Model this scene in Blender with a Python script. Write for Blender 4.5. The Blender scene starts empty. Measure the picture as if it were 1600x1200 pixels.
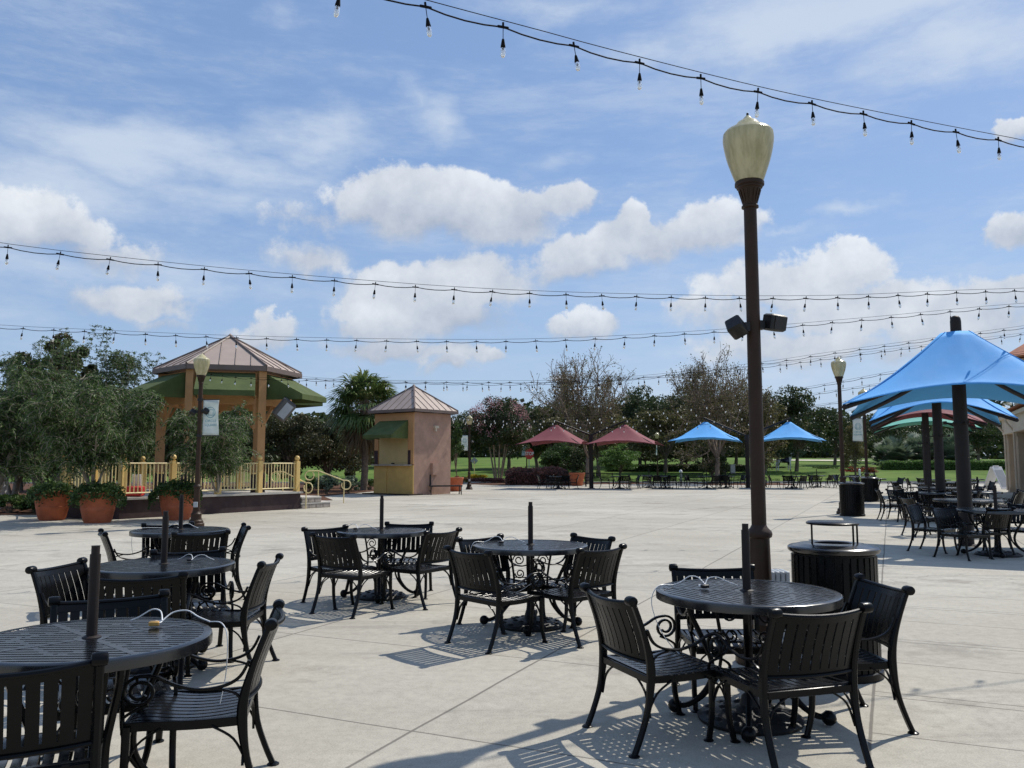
import bpy, math, random
import numpy as np
from mathutils import Vector, Matrix
R = math.radians
PI = math.pi
SC = bpy.context.scene
COL = SC.collection

# ---------------------------------------------------------------- camera
CAM_H, PITCH, FPX = 1.50, R(5.47), 1294.0
cd = bpy.data.cameras.new('camera'); cam = bpy.data.objects.new('camera', cd); COL.objects.link(cam)
cam.location = (0, 0, CAM_H); cam.rotation_euler = (R(90) + PITCH, 0, 0)
cd.sensor_width = 36.0; cd.lens = 36.0 * FPX / 1600.0; cd.clip_end = 4000; cd.clip_start = 0.05
SC.camera = cam

# ---------------------------------------------------------------- helpers to survey the place from the camera
def ray(px, py):
    x = (px - 800) / FPX; y = -(py - 600) / FPX
    c, s = math.cos(PITCH), math.sin(PITCH)
    return Vector((x, c - y * s, s + y * c))          # forward is +Y
def P(px, py, Y):
    d = ray(px, py); k = Y / d.y
    return Vector((d.x * k, Y, CAM_H + d.z * k))
def G(px, py):
    d = ray(px, py); k = -CAM_H / d.z
    return Vector((d.x * k, d.y * k, 0))
def PX(px, Y, z=0.0):                                   # x of a thing seen at column px, distance Y
    c, s = math.cos(PITCH), math.sin(PITCH)
    return (px - 800) / FPX * (Y * c + (z - CAM_H) * s)
def azel(px, py):
    d = ray(px, py).normalized()
    return math.atan2(d.x, d.y), math.asin(d.z)

# ---------------------------------------------------------------- node helper
class NT:
    def __init__(s, nt): s.nt = nt; nt.nodes.clear()
    def n(s, typ, **kw):
        nd = s.nt.nodes.new(typ)
        for k, v in kw.items():
            if k.startswith('i_'):
                key = k[2:]
                key = int(key) if key.isdigit() else key.replace('_', ' ')
                s.put(nd.inputs[key], v)
            else: setattr(nd, k, v)
        return nd
    def put(s, sock, v):
        if isinstance(v, bpy.types.NodeSocket): s.nt.links.new(v, sock)
        elif isinstance(v, bpy.types.Node): s.nt.links.new(v.outputs[0], sock)
        else: sock.default_value = v
    def m(s, op, a, b=None, c=None, clamp=False):
        nd = s.nt.nodes.new('ShaderNodeMath'); nd.operation = op; nd.use_clamp = clamp
        s.put(nd.inputs[0], a)
        if b is not None: s.put(nd.inputs[1], b)
        if c is not None: s.put(nd.inputs[2], c)
        return nd.outputs[0]
    def v(s, op, a, b=None, out=0):
        nd = s.nt.nodes.new('ShaderNodeVectorMath'); nd.operation = op
        s.put(nd.inputs[0], a)
        if b is not None: s.put(nd.inputs[1], b)
        return nd.outputs[out]
    def mix(s, f, a, b, mode='MIX'):
        nd = s.nt.nodes.new('ShaderNodeMix'); nd.data_type = 'RGBA'; nd.blend_type = mode
        s.put(nd.inputs[0], f); s.put(nd.inputs[6], a); s.put(nd.inputs[7], b)
        return nd.outputs[2]
    def noise(s, vec, scale, detail=4, rough=.55, out=0):
        nd = s.nt.nodes.new('ShaderNodeTexNoise')
        if vec is not None: s.put(nd.inputs['Vector'], vec)
        nd.inputs['Scale'].default_value = scale; nd.inputs['Detail'].default_value = detail
        nd.inputs['Roughness'].default_value = rough
        return nd.outputs[out]
    def ss(s, x, a, b):                                 # smoothstep
        nd = s.nt.nodes.new('ShaderNodeMapRange'); nd.interpolation_type = 'SMOOTHSTEP'
        s.put(nd.inputs[0], x); s.put(nd.inputs[1], a); s.put(nd.inputs[2], b)
        return nd.outputs[0]
def c4(c): return (c[0], c[1], c[2], 1.0)

# ---------------------------------------------------------------- sun, sky, exposure
SUN_AZ, SUN_EL = R(47), R(51)
sl = bpy.data.lights.new('sun', 'SUN'); so = bpy.data.objects.new('sun', sl); COL.objects.link(so)
sl.energy = 3.3; sl.angle = R(.55); sl.color = (1.0, .95, .86)
sdir = Vector((math.sin(SUN_AZ) * math.cos(SUN_EL), math.cos(SUN_AZ) * math.cos(SUN_EL), math.sin(SUN_EL)))
so.rotation_euler = sdir.to_track_quat('Z', 'Y').to_euler(); so.location = (20, 20, 40)
w = bpy.data.worlds.new('World'); SC.world = w; w.use_nodes = True
T = NT(w.node_tree)
sky = T.n('ShaderNodeTexSky', sky_type='NISHITA', sun_disc=False)
sky.sun_elevation = SUN_EL; sky.sun_rotation = SUN_AZ; sky.air_density = 1.0; sky.dust_density = .6; sky.ozone_density = 2.0
tc = T.n('ShaderNodeTexCoord'); D = tc.outputs['Generated']
sx = T.n('ShaderNodeSeparateXYZ', i_0=D)
az = T.m('ARCTAN2', sx.outputs[0], sx.outputs[1]); el = T.m('ARCSINE', sx.outputs[2])
warpn = T.noise(D, 7.0, 7, .6, out=1)
wv = T.v('MULTIPLY', T.v('SUBTRACT', warpn, (.5, .5, .5)), (.13, .09, 0))
cxy = T.n('ShaderNodeCombineXYZ', i_0=az, i_1=el)
q = T.v('ADD', cxy.outputs[0], wv)
CUM = [  # px, py, rx, ry, weight
    (640, 330, 150, 62, 1), (700, 295, 80, 45, 1), (760, 345, 110, 55, 1), (860, 318, 95, 32, .9), (560, 350, 70, 40, .7),
    (480, 352, 130, 42, .55), (480, 405, 90, 34, .7), (1000, 385, 110, 38, .95), (915, 405, 110, 42, .9), (1120, 362, 90, 44, .95), (1000, 350, 45, 30, .9), (880, 430, 120, 34, .7),
    (640, 470, 120, 55, 1), (740, 450, 110, 50, .9), (700, 500, 150, 36, .8), (590, 510, 80, 30, .8),
    (60, 350, 110, 48, .95), (150, 385, 120, 38, .7), (210, 465, 110, 34, .8), (90, 440, 120, 24, .5), (250, 500, 70, 20, .6), (430, 508, 60, 28, .9), (390, 520, 70, 18, .7),
    (600, 545, 80, 24, .9), (690, 552, 110, 20, .75), (760, 550, 34, 16, .9), (700, 568, 45, 14, .8), (910, 508, 48, 22, .9),
    (1230, 450, 150, 46, .85), (1320, 415, 90, 34, .9), (1380, 480, 200, 60, .8), (1500, 520, 160, 50, .75), (1150, 500, 120, 40, .7), (1250, 545, 190, 40, .75), (1080, 490, 60, 24, .6), (1400, 560, 160, 34, .6),
    (1590, 365, 40, 34, .9), (1590, 205, 30, 18, .8), (880, 580, 60, 14, .5), (1130, 560, 90, 24, .5), (60, 510, 60, 16, .4), (1560, 470, 120, 50, .7), (330, 560, 80, 20, .5)]
CIR = [
    (180, 235, 210, 60, .8), (330, 250, 220, 50, .75), (480, 215, 110, 52, .85), (100, 290, 230, 50, .7), (300, 300, 240, 40, .55),
    (690, 185, 80, 42, .7), (640, 160, 40, 40, .5), (720, 215, 120, 20, .4), (715, 115, 22, 16, .35), (1330, 20, 330, 60, 1), (1180, 40, 110, 40, .7), (1500, 60, 200, 60, .9), (1240, 75, 75, 26, .6),
    (1350, 95, 60, 16, .4), (1330, 340, 75, 12, .55), (1240, 365, 45, 8, .45), (860, 240, 80, 26, .35), (1030, 130, 40, 36, .35), (870, 90, 60, 34, .3), (1000, 290, 30, 8, .4),
    (880, 10, 260, 26, .45), (80, 130, 200, 30, .3), (420, 100, 260, 22, .25), (1060, 215, 90, 20, .25), (430, 25, 40, 24, .3), (60, 420, 200, 60, .45), (350, 420, 260, 70, .4), (1300, 430, 300, 90, .35), (560, 570, 300, 40, .3), (1250, 590, 500, 50, .45)]
def field(lst, shade=False):
    F = None; A = None; B = None
    for (px, py, rx, ry, wt) in lst:
        a, e = azel(px, py)
        dv = T.v('SUBTRACT', q, (a, e, 0))
        dv = T.v('MULTIPLY', dv, (FPX / rx, FPX / ry, 0))
        ln = T.v('LENGTH', dv, out=1)
        f = T.m('MULTIPLY', T.m('SUBTRACT', 1.0, T.m('MULTIPLY', ln, .62), clamp=True), wt)
        F = f if F is None else T.m('MAXIMUM', F, f)
        if shade:
            sp = T.n('ShaderNodeSeparateXYZ', i_0=dv)
            t = T.m('MULTIPLY', f, sp.outputs[1])
            A = f if A is None else T.m('ADD', A, f)
            B = t if B is None else T.m('ADD', B, t)
    if shade: return F, T.m('DIVIDE', B, T.m('ADD', A, .02))
    return F, None
Fc, Sh = field(CUM, True)
Fr, _ = field(CIR)
n1 = T.noise(D, 16.0, 9, .62)
n2 = T.noise(D, 5.0, 5, .5)
strv = T.v('MULTIPLY', D, (1.0, 1.0, 3.2))
n3 = T.noise(strv, 7.0, 8, .62)
soft = T.m('ADD', .15, T.m('MULTIPLY', T.m('SUBTRACT', .25, Sh, clamp=True), .28))     # crisp tops, frayed bases
cum = T.ss(T.m('DIVIDE', T.m('SUBTRACT', T.m('ADD', Fc, T.m('MULTIPLY', T.m('SUBTRACT', n1, .5), .80)), .33), soft), 0.0, 1.0)
cum = T.m('MULTIPLY', cum, .88)
n4 = T.noise(T.v('MULTIPLY', D, (1.0, 1.6, 5.0)), 3.2, 9, .68)
cir = T.m('MULTIPLY', T.ss(T.m('ADD', Fr, T.m('MULTIPLY', T.m('SUBTRACT', n3, .5), 1.2)), .10, .85), .85)
cir = T.m('MAXIMUM', cir, T.m('MULTIPLY', T.ss(n4, .44, .74), .44))
away = T.ss(T.m('ABSOLUTE', az), .75, 1.0)
oth = T.m('MULTIPLY', T.m('MULTIPLY', T.ss(n2, .5, .66), away), .6)
lit = T.m('ADD', T.m('MULTIPLY', Sh, .55), T.m('ADD', T.m('MULTIPLY', T.m('SUBTRACT', n1, .5), 1.5), .42), clamp=True)
ccol = T.mix(lit, c4((.325, .365, .44)), c4((.66, .685, .715)))
hz = T.ss(el, .35, -.02)
hsv = T.n('ShaderNodeHueSaturation'); hsv.inputs['Saturation'].default_value = 1.06; hsv.inputs['Value'].default_value = .122
T.put(hsv.inputs['Color'], sky)
base = T.mix(.68, hsv.outputs[0], c4((.160, .255, .455)))
base = T.mix(T.m('MULTIPLY', hz, .55), base, c4((.36, .46, .60)))
c1 = T.mix(T.m('MAXIMUM', cir, oth), base, c4((.47, .54, .64)))
c2 = T.mix(cum, c1, ccol)
bg = T.n('ShaderNodeBackground', i_Color=c2, i_Strength=1.0)
T.n('ShaderNodeOutputWorld', i_0=bg)
w.cycles.sampling_method = 'MANUAL'; w.cycles.sample_map_resolution = 512
SC.view_settings.view_transform = 'Standard'; SC.view_settings.look = 'None'
SC.view_settings.exposure = 0.40; SC.view_settings.gamma = 1.0
SC.render.resolution_x = 1024; SC.render.resolution_y = 768

# ---------------------------------------------------------------- materials
def mat(name, col, rough=.6, metal=0.0, var=.12, scale=6.0, bump=0.0, bscale=60.0, spec=.5, coat=0.0, second=None, thresh=(.45, .65), trans=0.0):
    m = bpy.data.materials.new(name); m.use_nodes = True; t = NT(m.node_tree)
    tc = t.n('ShaderNodeTexCoord'); O = tc.outputs['Object']
    nz = t.noise(O, scale, 5, .6)
    dark = tuple(max(0, c * (1 - var)) for c in col); light = tuple(min(1, c * (1 + var)) for c in col)
    cc = t.mix(t.ss(nz, .3, .7), c4(dark), c4(light))
    if second is not None:
        cc = t.mix(t.ss(t.noise(O, scale * .45, 6, .65), thresh[0], thresh[1]), cc, c4(second))
    b = t.n('ShaderNodeBsdfPrincipled', i_Base_Color=cc, i_Metallic=metal)
    rr = t.m('ADD', t.m('MULTIPLY', t.noise(O, scale * 3, 3), .18), rough - .09, clamp=True)
    t.put(b.inputs['Roughness'], rr)
    b.inputs['Specular IOR Level'].default_value = spec
    if coat: b.inputs['Coat Weight'].default_value = coat; b.inputs['Coat Roughness'].default_value = .12
    if trans: b.inputs['Transmission Weight'].default_value = trans
    if bump:
        bp = t.n('ShaderNodeBump'); bp.inputs['Strength'].default_value = bump; bp.inputs['Distance'].default_value = .01
        t.put(bp.inputs['Height'], t.noise(O, bscale, 4)); t.put(b.inputs['Normal'], bp)
    t.n('ShaderNodeOutputMaterial', i_0=b)
    return m
def leafmat(name, cols, transl=.3, rough=.55):
    m = bpy.data.materials.new(name); m.use_nodes = True; t = NT(m.node_tree)
    at = t.n('ShaderNodeAttribute', attribute_name='leafvar')
    rp = t.n('ShaderNodeValToRGB'); t.put(rp.inputs[0], at.outputs['Fac'])
    els = rp.color_ramp.elements
    while len(els) < len(cols): els.new(.5)
    for i, c in enumerate(cols): els[i].position = i / (len(cols) - 1); els[i].color = c4(c)
    b = t.n('ShaderNodeBsdfPrincipled', i_Base_Color=rp.outputs[0], i_Roughness=rough)
    b.inputs['Specular IOR Level'].default_value = .35
    tr = t.n('ShaderNodeBsdfTranslucent', i_Color=rp.outputs[0])
    mx = t.n('ShaderNodeMixShader', i_0=transl, i_1=b, i_2=tr)
    t.n('ShaderNodeOutputMaterial', i_0=mx)
    return m
def horsemat():
    m = bpy.data.materials.new('pinto_statue_paint'); m.use_nodes = True; t = NT(m.node_tree)
    O = t.n('ShaderNodeTexCoord').outputs['Object']; s_ = t.n('ShaderNodeSeparateXYZ', i_0=O)
    low = t.m('LESS_THAN', s_.outputs[2], 1.02); neck = t.m('MULTIPLY', t.m('GREATER_THAN', s_.outputs[0], .40), t.m('LESS_THAN', s_.outputs[0], .66)); rump = t.m('LESS_THAN', s_.outputs[0], -.68)
    pat = t.m('GREATER_THAN', t.noise(O, 2.2, 2), .64)
    f = t.m('MAXIMUM', t.m('MAXIMUM', low, neck), t.m('MAXIMUM', rump, pat))
    b = t.n('ShaderNodeBsdfPrincipled', i_Base_Color=t.mix(f, c4((.012, .014, .035)), c4((.78, .78, .78))), i_Roughness=.25)
    t.n('ShaderNodeOutputMaterial', i_0=b); return m
M = {}
M['black'] = mat('black_powder_coat', (.0030, .0032, .0036), .28, 0, .25, 9, .04, 260, .17, 0)
M['blacktop'] = mat('black_gloss_slats', (.0045, .0050, .0060), .24, 0, .2, 5, 0, 260, .85, 0)
M['blackold'] = mat('worn_black_iron', (.007, .0065, .0062), .5, 0, .3, 14, .3, 120, .5)
M['brown'] = mat('brown_lamp_paint', (.042, .023, .0135), .5, 0, .2, 3, .1, 120, .22)
M['bronze'] = mat('dark_bronze_paint', (.022, .016, .014), .55, 0, .15, 4, .1, 120, .25)
M['globe'] = mat('aged_acrylic_globe', (.62, .56, .33), .30, 0, .10, 9, .35, 60, .5, .2)
M['globetop'] = mat('yellowed_acrylic', (.74, .68, .44), .3, 0, .12, 12, .4, 70)
M['orange'] = mat('apricot_stucco', (.47, .25, .105), .8, 0, .07, 3, .3, 90)
M['yellow'] = mat('mustard_stucco', (.52, .33, .10), .8, 0, .07, 3, .3, 90)
M['yellowpaint'] = mat('yellow_painted_metal', (.72, .49, .17), .5, 0, .06, 5)
M['cream'] = mat('cream_painted_metal', (.78, .64, .32), .5, 0, .06, 5)
M['mauve'] = mat('brown_tan_stucco', (.39, .240, .175), .85, 0, .12, 2.4, .8, 38, .3)
M['plum'] = mat('plum_wall_paint', (.035, .016, .017), .75, 0, .2, 3, .4, 50, second=(.055, .032, .030))
M['roof'] = mat('tan_standing_seam_metal', (.40, .315, .265), .62, 0, .07, 1.5, 0, 60, .25)
M['rooftrim'] = mat('brown_roof_trim', (.15, .105, .085), .5, 0, .08, 2)
M['awning'] = mat('green_awning_canvas', (.080, .105, .036), .85, 0, .14, 2.2, .2, 150, .2, second=(.112, .128, .056), thresh=(.5, .8))
M['maroon'] = mat('maroon_shade_fabric', (.20, .050, .060), .75, 0, .07, 1.5, .2, 200, .25)
M['blue'] = mat('blue_shade_fabric', (.095, .375, .76), .75, 0, .05, 1.2, .2, 200, .25)
M['teal'] = mat('teal_shade_fabric', (.12, .42, .33), .75, 0, .06, 1.5, .2, 200, .25)
M['terracotta'] = mat('terracotta', (.44, .115, .045), .7, 0, .14, 5, .3, 60, second=(.50, .18, .09), thresh=(.55, .8))
M['soil'] = mat('potting_soil', (.03, .02, .012), .95, 0, .4, 20, .8, 60)
M['white'] = mat('white_plastic', (.72, .73, .74), .45, 0, .05, 4)
M['banner'] = mat('white_banner_cloth', (.66, .70, .68), .75, 0, .07, 5)
def bannermat():
    m = bpy.data.materials.new('white_banner_cloth'); m.use_nodes = True; t = NT(m.node_tree); O = t.n('ShaderNodeTexCoord').outputs['Object']
    c = t.mix(t.ss(t.noise(O, 5, 4), .3, .7), c4((.62, .67, .64)), c4((.74, .78, .75)))
    t.n('ShaderNodeOutputMaterial', i_0=t.n('ShaderNodeMixShader', i_0=.45, i_1=t.n('ShaderNodeBsdfDiffuse', i_Color=c), i_2=t.n('ShaderNodeBsdfTranslucent', i_Color=c))); return m
M['banner'] = bannermat()
def globemat(name, a, b_, tr):
    m = bpy.data.materials.new(name); m.use_nodes = True; t = NT(m.node_tree); O = t.n('ShaderNodeTexCoord').outputs['Object']
    mp = t.v('MULTIPLY', O, (9, 9, 2.2)); c = t.mix(t.ss(t.noise(mp, 1.6, 5, .6), .3, .7), c4(a), c4(b_))
    p = t.n('ShaderNodeBsdfPrincipled', i_Base_Color=c, i_Roughness=.22); bp = t.n('ShaderNodeBump'); bp.inputs['Strength'].default_value = .35; bp.inputs['Distance'].default_value = .006; t.put(bp.inputs['Height'], t.noise(O, 55, 3)); t.put(p.inputs['Normal'], bp)
    t.n('ShaderNodeOutputMaterial', i_0=t.n('ShaderNodeMixShader', i_0=tr, i_1=p, i_2=t.n('ShaderNodeBsdfTranslucent', i_Color=c))); return m
M['globe'] = globemat('aged_acrylic_globe', (.46, .42, .25), (.70, .64, .42), .38); M['globetop'] = globemat('yellowed_acrylic', (.62, .55, .30), (.78, .72, .48), .3)
M['tealink'] = mat('teal_print', (.10, .32, .38), .7, 0, .05, 5)
M['beige'] = mat('beige_stucco', (.42, .33, .235), .85, 0, .06, 2, .4, 60)
M['beigetrim'] = mat('pale_beige_trim', (.55, .46, .35), .8, 0, .05, 2)
M['tile'] = mat('orange_roof_metal', (.42, .14, .055), .5, 0, .15, 3, .2, 20)
M['stone'] = mat('block_stone', (.36, .31, .26), .85, 0, .2, 6, .5, 50)
M['bark'] = mat('grey_bark', (.16, .125, .095), .9, 0, .3, 8, 1.0, 26, .2)
M['barkpale'] = mat('pale_bark', (.33, .26, .18), .85, 0, .25, 6, .6, 26, .2)
M['twig'] = mat('twig_bark', (.22, .165, .12), .9, 0, .2, 6)
M['paletwig'] = mat('pale_twig_bark', (.26, .22, .17), .85, 0, .2, 6)
M['cable'] = mat('black_cable', (.008, .0075, .0075), .85, 0, .1, 4, spec=.15)
M['glass'] = mat('clear_bulb_glass', (.92, .90, .86), .06, 0, .02, 4, trans=.75)
M['bulbfar'] = mat('pale_bulb_glass', (.86, .84, .78), .15, 0, .02, 4, trans=.25)
M['vinyl'] = mat('clear_vinyl_cable', (.72, .73, .72), .3, 0, .05, 4)
M['brass'] = mat('brass_padlock', (.62, .36, .11), .35, .7, .15, 30)
M['steel'] = mat('galvanised_steel', (.42, .44, .45), .4, .7, .1, 10)
M['red'] = mat('red_paint', (.52, .03, .025), .45, 0, .06, 5)
M['greybox'] = mat('grey_box_paint', (.36, .38, .40), .5, 0, .06, 5)
M['grass'] = mat('mown_grass', (.075, .130, .022), .95, 0, .30, .22, .6, 12, .1, second=(.125, .18, .04))
M['sand'] = mat('bunker_sand', (.60, .55, .42), .95, 0, .06, 1)
M['asphalt'] = mat('worn_asphalt', (.16, .15, .14), .9, 0, .15, 1.2, .3, 60)
M['kerb'] = mat('kerb_concrete', (.46, .43, .38), .9, 0, .1, 2)
M['mulch'] = mat('pine_bark_mulch', (.105, .055, .035), .95, 0, .4, 7, 1.0, 26, .1)
M['speaker'] = mat('grey_speaker_shell', (.085, .08, .075), .6, 0, .1, 5)
M['grille'] = mat('speaker_grille', (.010, .010, .011), .5, 0, .2, 60, .4, 300)
M['horseblack'] = horsemat()
M['shutter'] = mat('cream_rolling_shutter', (.50, .385, .17), .5, 0, .05, 4)
L = {}
L['weep'] = leafmat('weeping_leaf', [(.022, .046, .013), (.050, .098, .024), (.095, .155, .040), (.18, .24, .09)], .35)
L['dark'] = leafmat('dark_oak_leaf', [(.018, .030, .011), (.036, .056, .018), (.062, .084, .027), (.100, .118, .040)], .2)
L['mid'] = leafmat('mid_green_leaf', [(.022, .048, .012), (.045, .085, .022), (.075, .13, .032), (.12, .17, .05)], .3)
L['lime'] = leafmat('lime_leaf', [(.04, .09, .02), (.075, .15, .03), (.12, .21, .05), (.18, .27, .08)], .35)
L['olive'] = leafmat('olive_brown_leaf', [(.048, .050, .018), (.088, .092, .030), (.14, .125, .045), (.20, .175, .07)], .3)
L['russet'] = leafmat('russet_leaf', [(.030, .032, .016), (.052, .058, .024), (.080, .090, .034), (.14, .085, .05)], .25)
L['redhedge'] = leafmat('red_hedge_leaf', [(.035, .026, .016), (.10, .045, .036), (.19, .08, .068), (.28, .13, .105)], .25)
L['palm'] = leafmat('palm_leaf', [(.036, .070, .018), (.075, .125, .034), (.125, .18, .052), (.26, .27, .10)], .3, .4)
L['palmetto'] = leafmat('palmetto_leaf', [(.07, .105, .06), (.12, .165, .10), (.19, .24, .155), (.27, .32, .22)], .25)
L['pink'] = leafmat('pink_blossom', [(.28, .10, .12), (.38, .16, .18), (.45, .24, .25), (.52, .34, .33)], .3)
L['flower'] = leafmat('yellow_flower', [(.55, .40, .02), (.65, .50, .03), (.70, .55, .05), (.62, .40, .03)], .3)
L['redflower'] = leafmat('red_flower', [(.35, .03, .03), (.45, .06, .05), (.04, .08, .02), (.06, .11, .03)], .3)
L['dead'] = leafmat('dry_palm_thatch', [(.10, .07, .04), (.15, .11, .065), (.20, .15, .09), (.25, .19, .12)], .15)

def concrete():
    m = bpy.data.materials.new('broom_finished_concrete'); m.use_nodes = True; t = NT(m.node_tree)
    tc = t.n('ShaderNodeTexCoord'); O = tc.outputs['Object']; s = t.n('ShaderNodeSeparateXYZ', i_0=O)
    X, Y = s.outputs[0], s.outputs[1]
    th = math.atan(.455); ca, sa = math.cos(th), math.sin(th)
    wob = t.m('MULTIPLY', t.m('SUBTRACT', t.noise(O, .8, 3), .5), .03)
    c = t.m('ADD', t.m('SUBTRACT', t.m('MULTIPLY', X, ca), t.m('MULTIPLY', Y, sa)), wob)
    r = t.m('ADD', t.m('ADD', t.m('MULTIPLY', X, sa), t.m('MULTIPLY', Y, ca)), wob)
    def line(u, period, off, wd):
        k = t.m('DIVIDE', t.m('SUBTRACT', u, off), period)
        f = t.m('ABSOLUTE', t.m('SUBTRACT', t.m('FRACT', k), .5))
        return t.m('SUBTRACT', 1.0, t.ss(t.m('MULTIPLY', t.m('SUBTRACT', .5, f), period), wd * .35, wd))
    l1 = line(c, 2.35, -.16, .014)
    l2 = line(r, 1.86, 6.02, .011)
    l3 = t.m('MULTIPLY', line(r, .93, 5.2, .010), t.m('GREATER_THAN', c, -.16))
    lines = t.m('MAXIMUM', l1, t.m('MAXIMUM', l2, l3))
    cell = t.n('ShaderNodeCombineXYZ', i_0=t.m('FLOOR', t.m('DIVIDE', t.m('ADD', c, .16), 2.35)), i_1=t.m('FLOOR', t.m('DIVIDE', t.m('SUBTRACT', r, 6.02), 1.86)))
    wn = t.n('ShaderNodeTexWhiteNoise', i_Vector=cell.outputs[0])
    big = t.noise(O, .22, 6, .62); mid = t.noise(O, 1.7, 6, .65); fine = t.noise(O, 45, 4, .7); grit = t.noise(O, 110, 3, .75)
    col = t.mix(t.ss(big, .35, .68), c4((.375, .345, .286)), c4((.472, .442, .372)))
    col = t.mix(t.m('MULTIPLY', t.ss(mid, .38, .68), .30), col, c4((.33, .303, .25)))
    st = t.ss(t.noise(O, .45, 9, .74), .51, .66)
    col = t.mix(t.m('MULTIPLY', st, .62), col, c4((.20, .18, .15)))
    strk = t.n('ShaderNodeMapping', i_Vector=O); strk.inputs['Rotation'].default_value = (0, 0, .25); strk.inputs['Scale'].default_value = (.25, 2.2, 1)
    s2 = t.ss(t.noise(strk.outputs[0], .8, 7, .72), .54, .70)
    col = t.mix(t.m('MULTIPLY', s2, .5), col, c4((.22, .20, .17)))
    v = t.m('ADD', .90, t.m('ADD', t.m('MULTIPLY', wn.outputs[0], .10), t.m('ADD', t.m('MULTIPLY', fine, .12), t.m('ADD', t.m('MULTIPLY', t.m('SUBTRACT', t.ss(grit, .38, .62), .5), .26), t.m('MULTIPLY', t.m('SUBTRACT', t.ss(t.noise(O, 13, 5, .7), .36, .64), .5), .13)))))
    vv = t.n('ShaderNodeCombineXYZ', i_0=v, i_1=v, i_2=v)
    col = t.mix(1.0, col, vv.outputs[0], 'MULTIPLY')
    # thin cracks
    vo = t.n('ShaderNodeTexVoronoi', feature='DISTANCE_TO_EDGE', i_Vector=t.v('ADD', O, t.v('MULTIPLY', t.noise(O, 1.2, 5, .6, out=1), (1.6, 1.6, 0)))); vo.inputs['Scale'].default_value = .22
    crack = t.m('MULTIPLY', t.m('SUBTRACT', 1.0, t.ss(vo.outputs[0], .0008, .0026)), t.m('MULTIPLY', t.ss(big, .5, .56), .6))
    # little dark spots
    v2 = t.n('ShaderNodeTexVoronoi', i_Vector=O); v2.inputs['Scale'].default_value = 2.3
    spot = t.m('MULTIPLY', t.m('SUBTRACT', 1.0, t.ss(v2.outputs[0], .02, .05)), t.m('GREATER_THAN', t.noise(O, 2.1, 1), .56))
    col = t.mix(t.m('MULTIPLY', t.m('MAXIMUM', crack, spot), .7), col, c4((.10, .09, .08)))
    col = t.mix(t.m('MULTIPLY', lines, .72), col, c4((.09, .08, .07)))
    b = t.n('ShaderNodeBsdfPrincipled', i_Base_Color=col, i_Roughness=.88); b.inputs['Specular IOR Level'].default_value = .3
    h = t.m('SUBTRACT', t.m('MULTIPLY', fine, .25), t.m('MULTIPLY', lines, 1.0))
    h = t.m('ADD', h, t.m('MULTIPLY', grit, .35))
    bp = t.n('ShaderNodeBump'); bp.inputs['Strength'].default_value = .35; bp.inputs['Distance'].default_value = .006
    t.put(bp.inputs['Height'], h); t.put(b.inputs['Normal'], bp)
    t.n('ShaderNodeOutputMaterial', i_0=b)
    return m
M['concrete'] = concrete()

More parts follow.
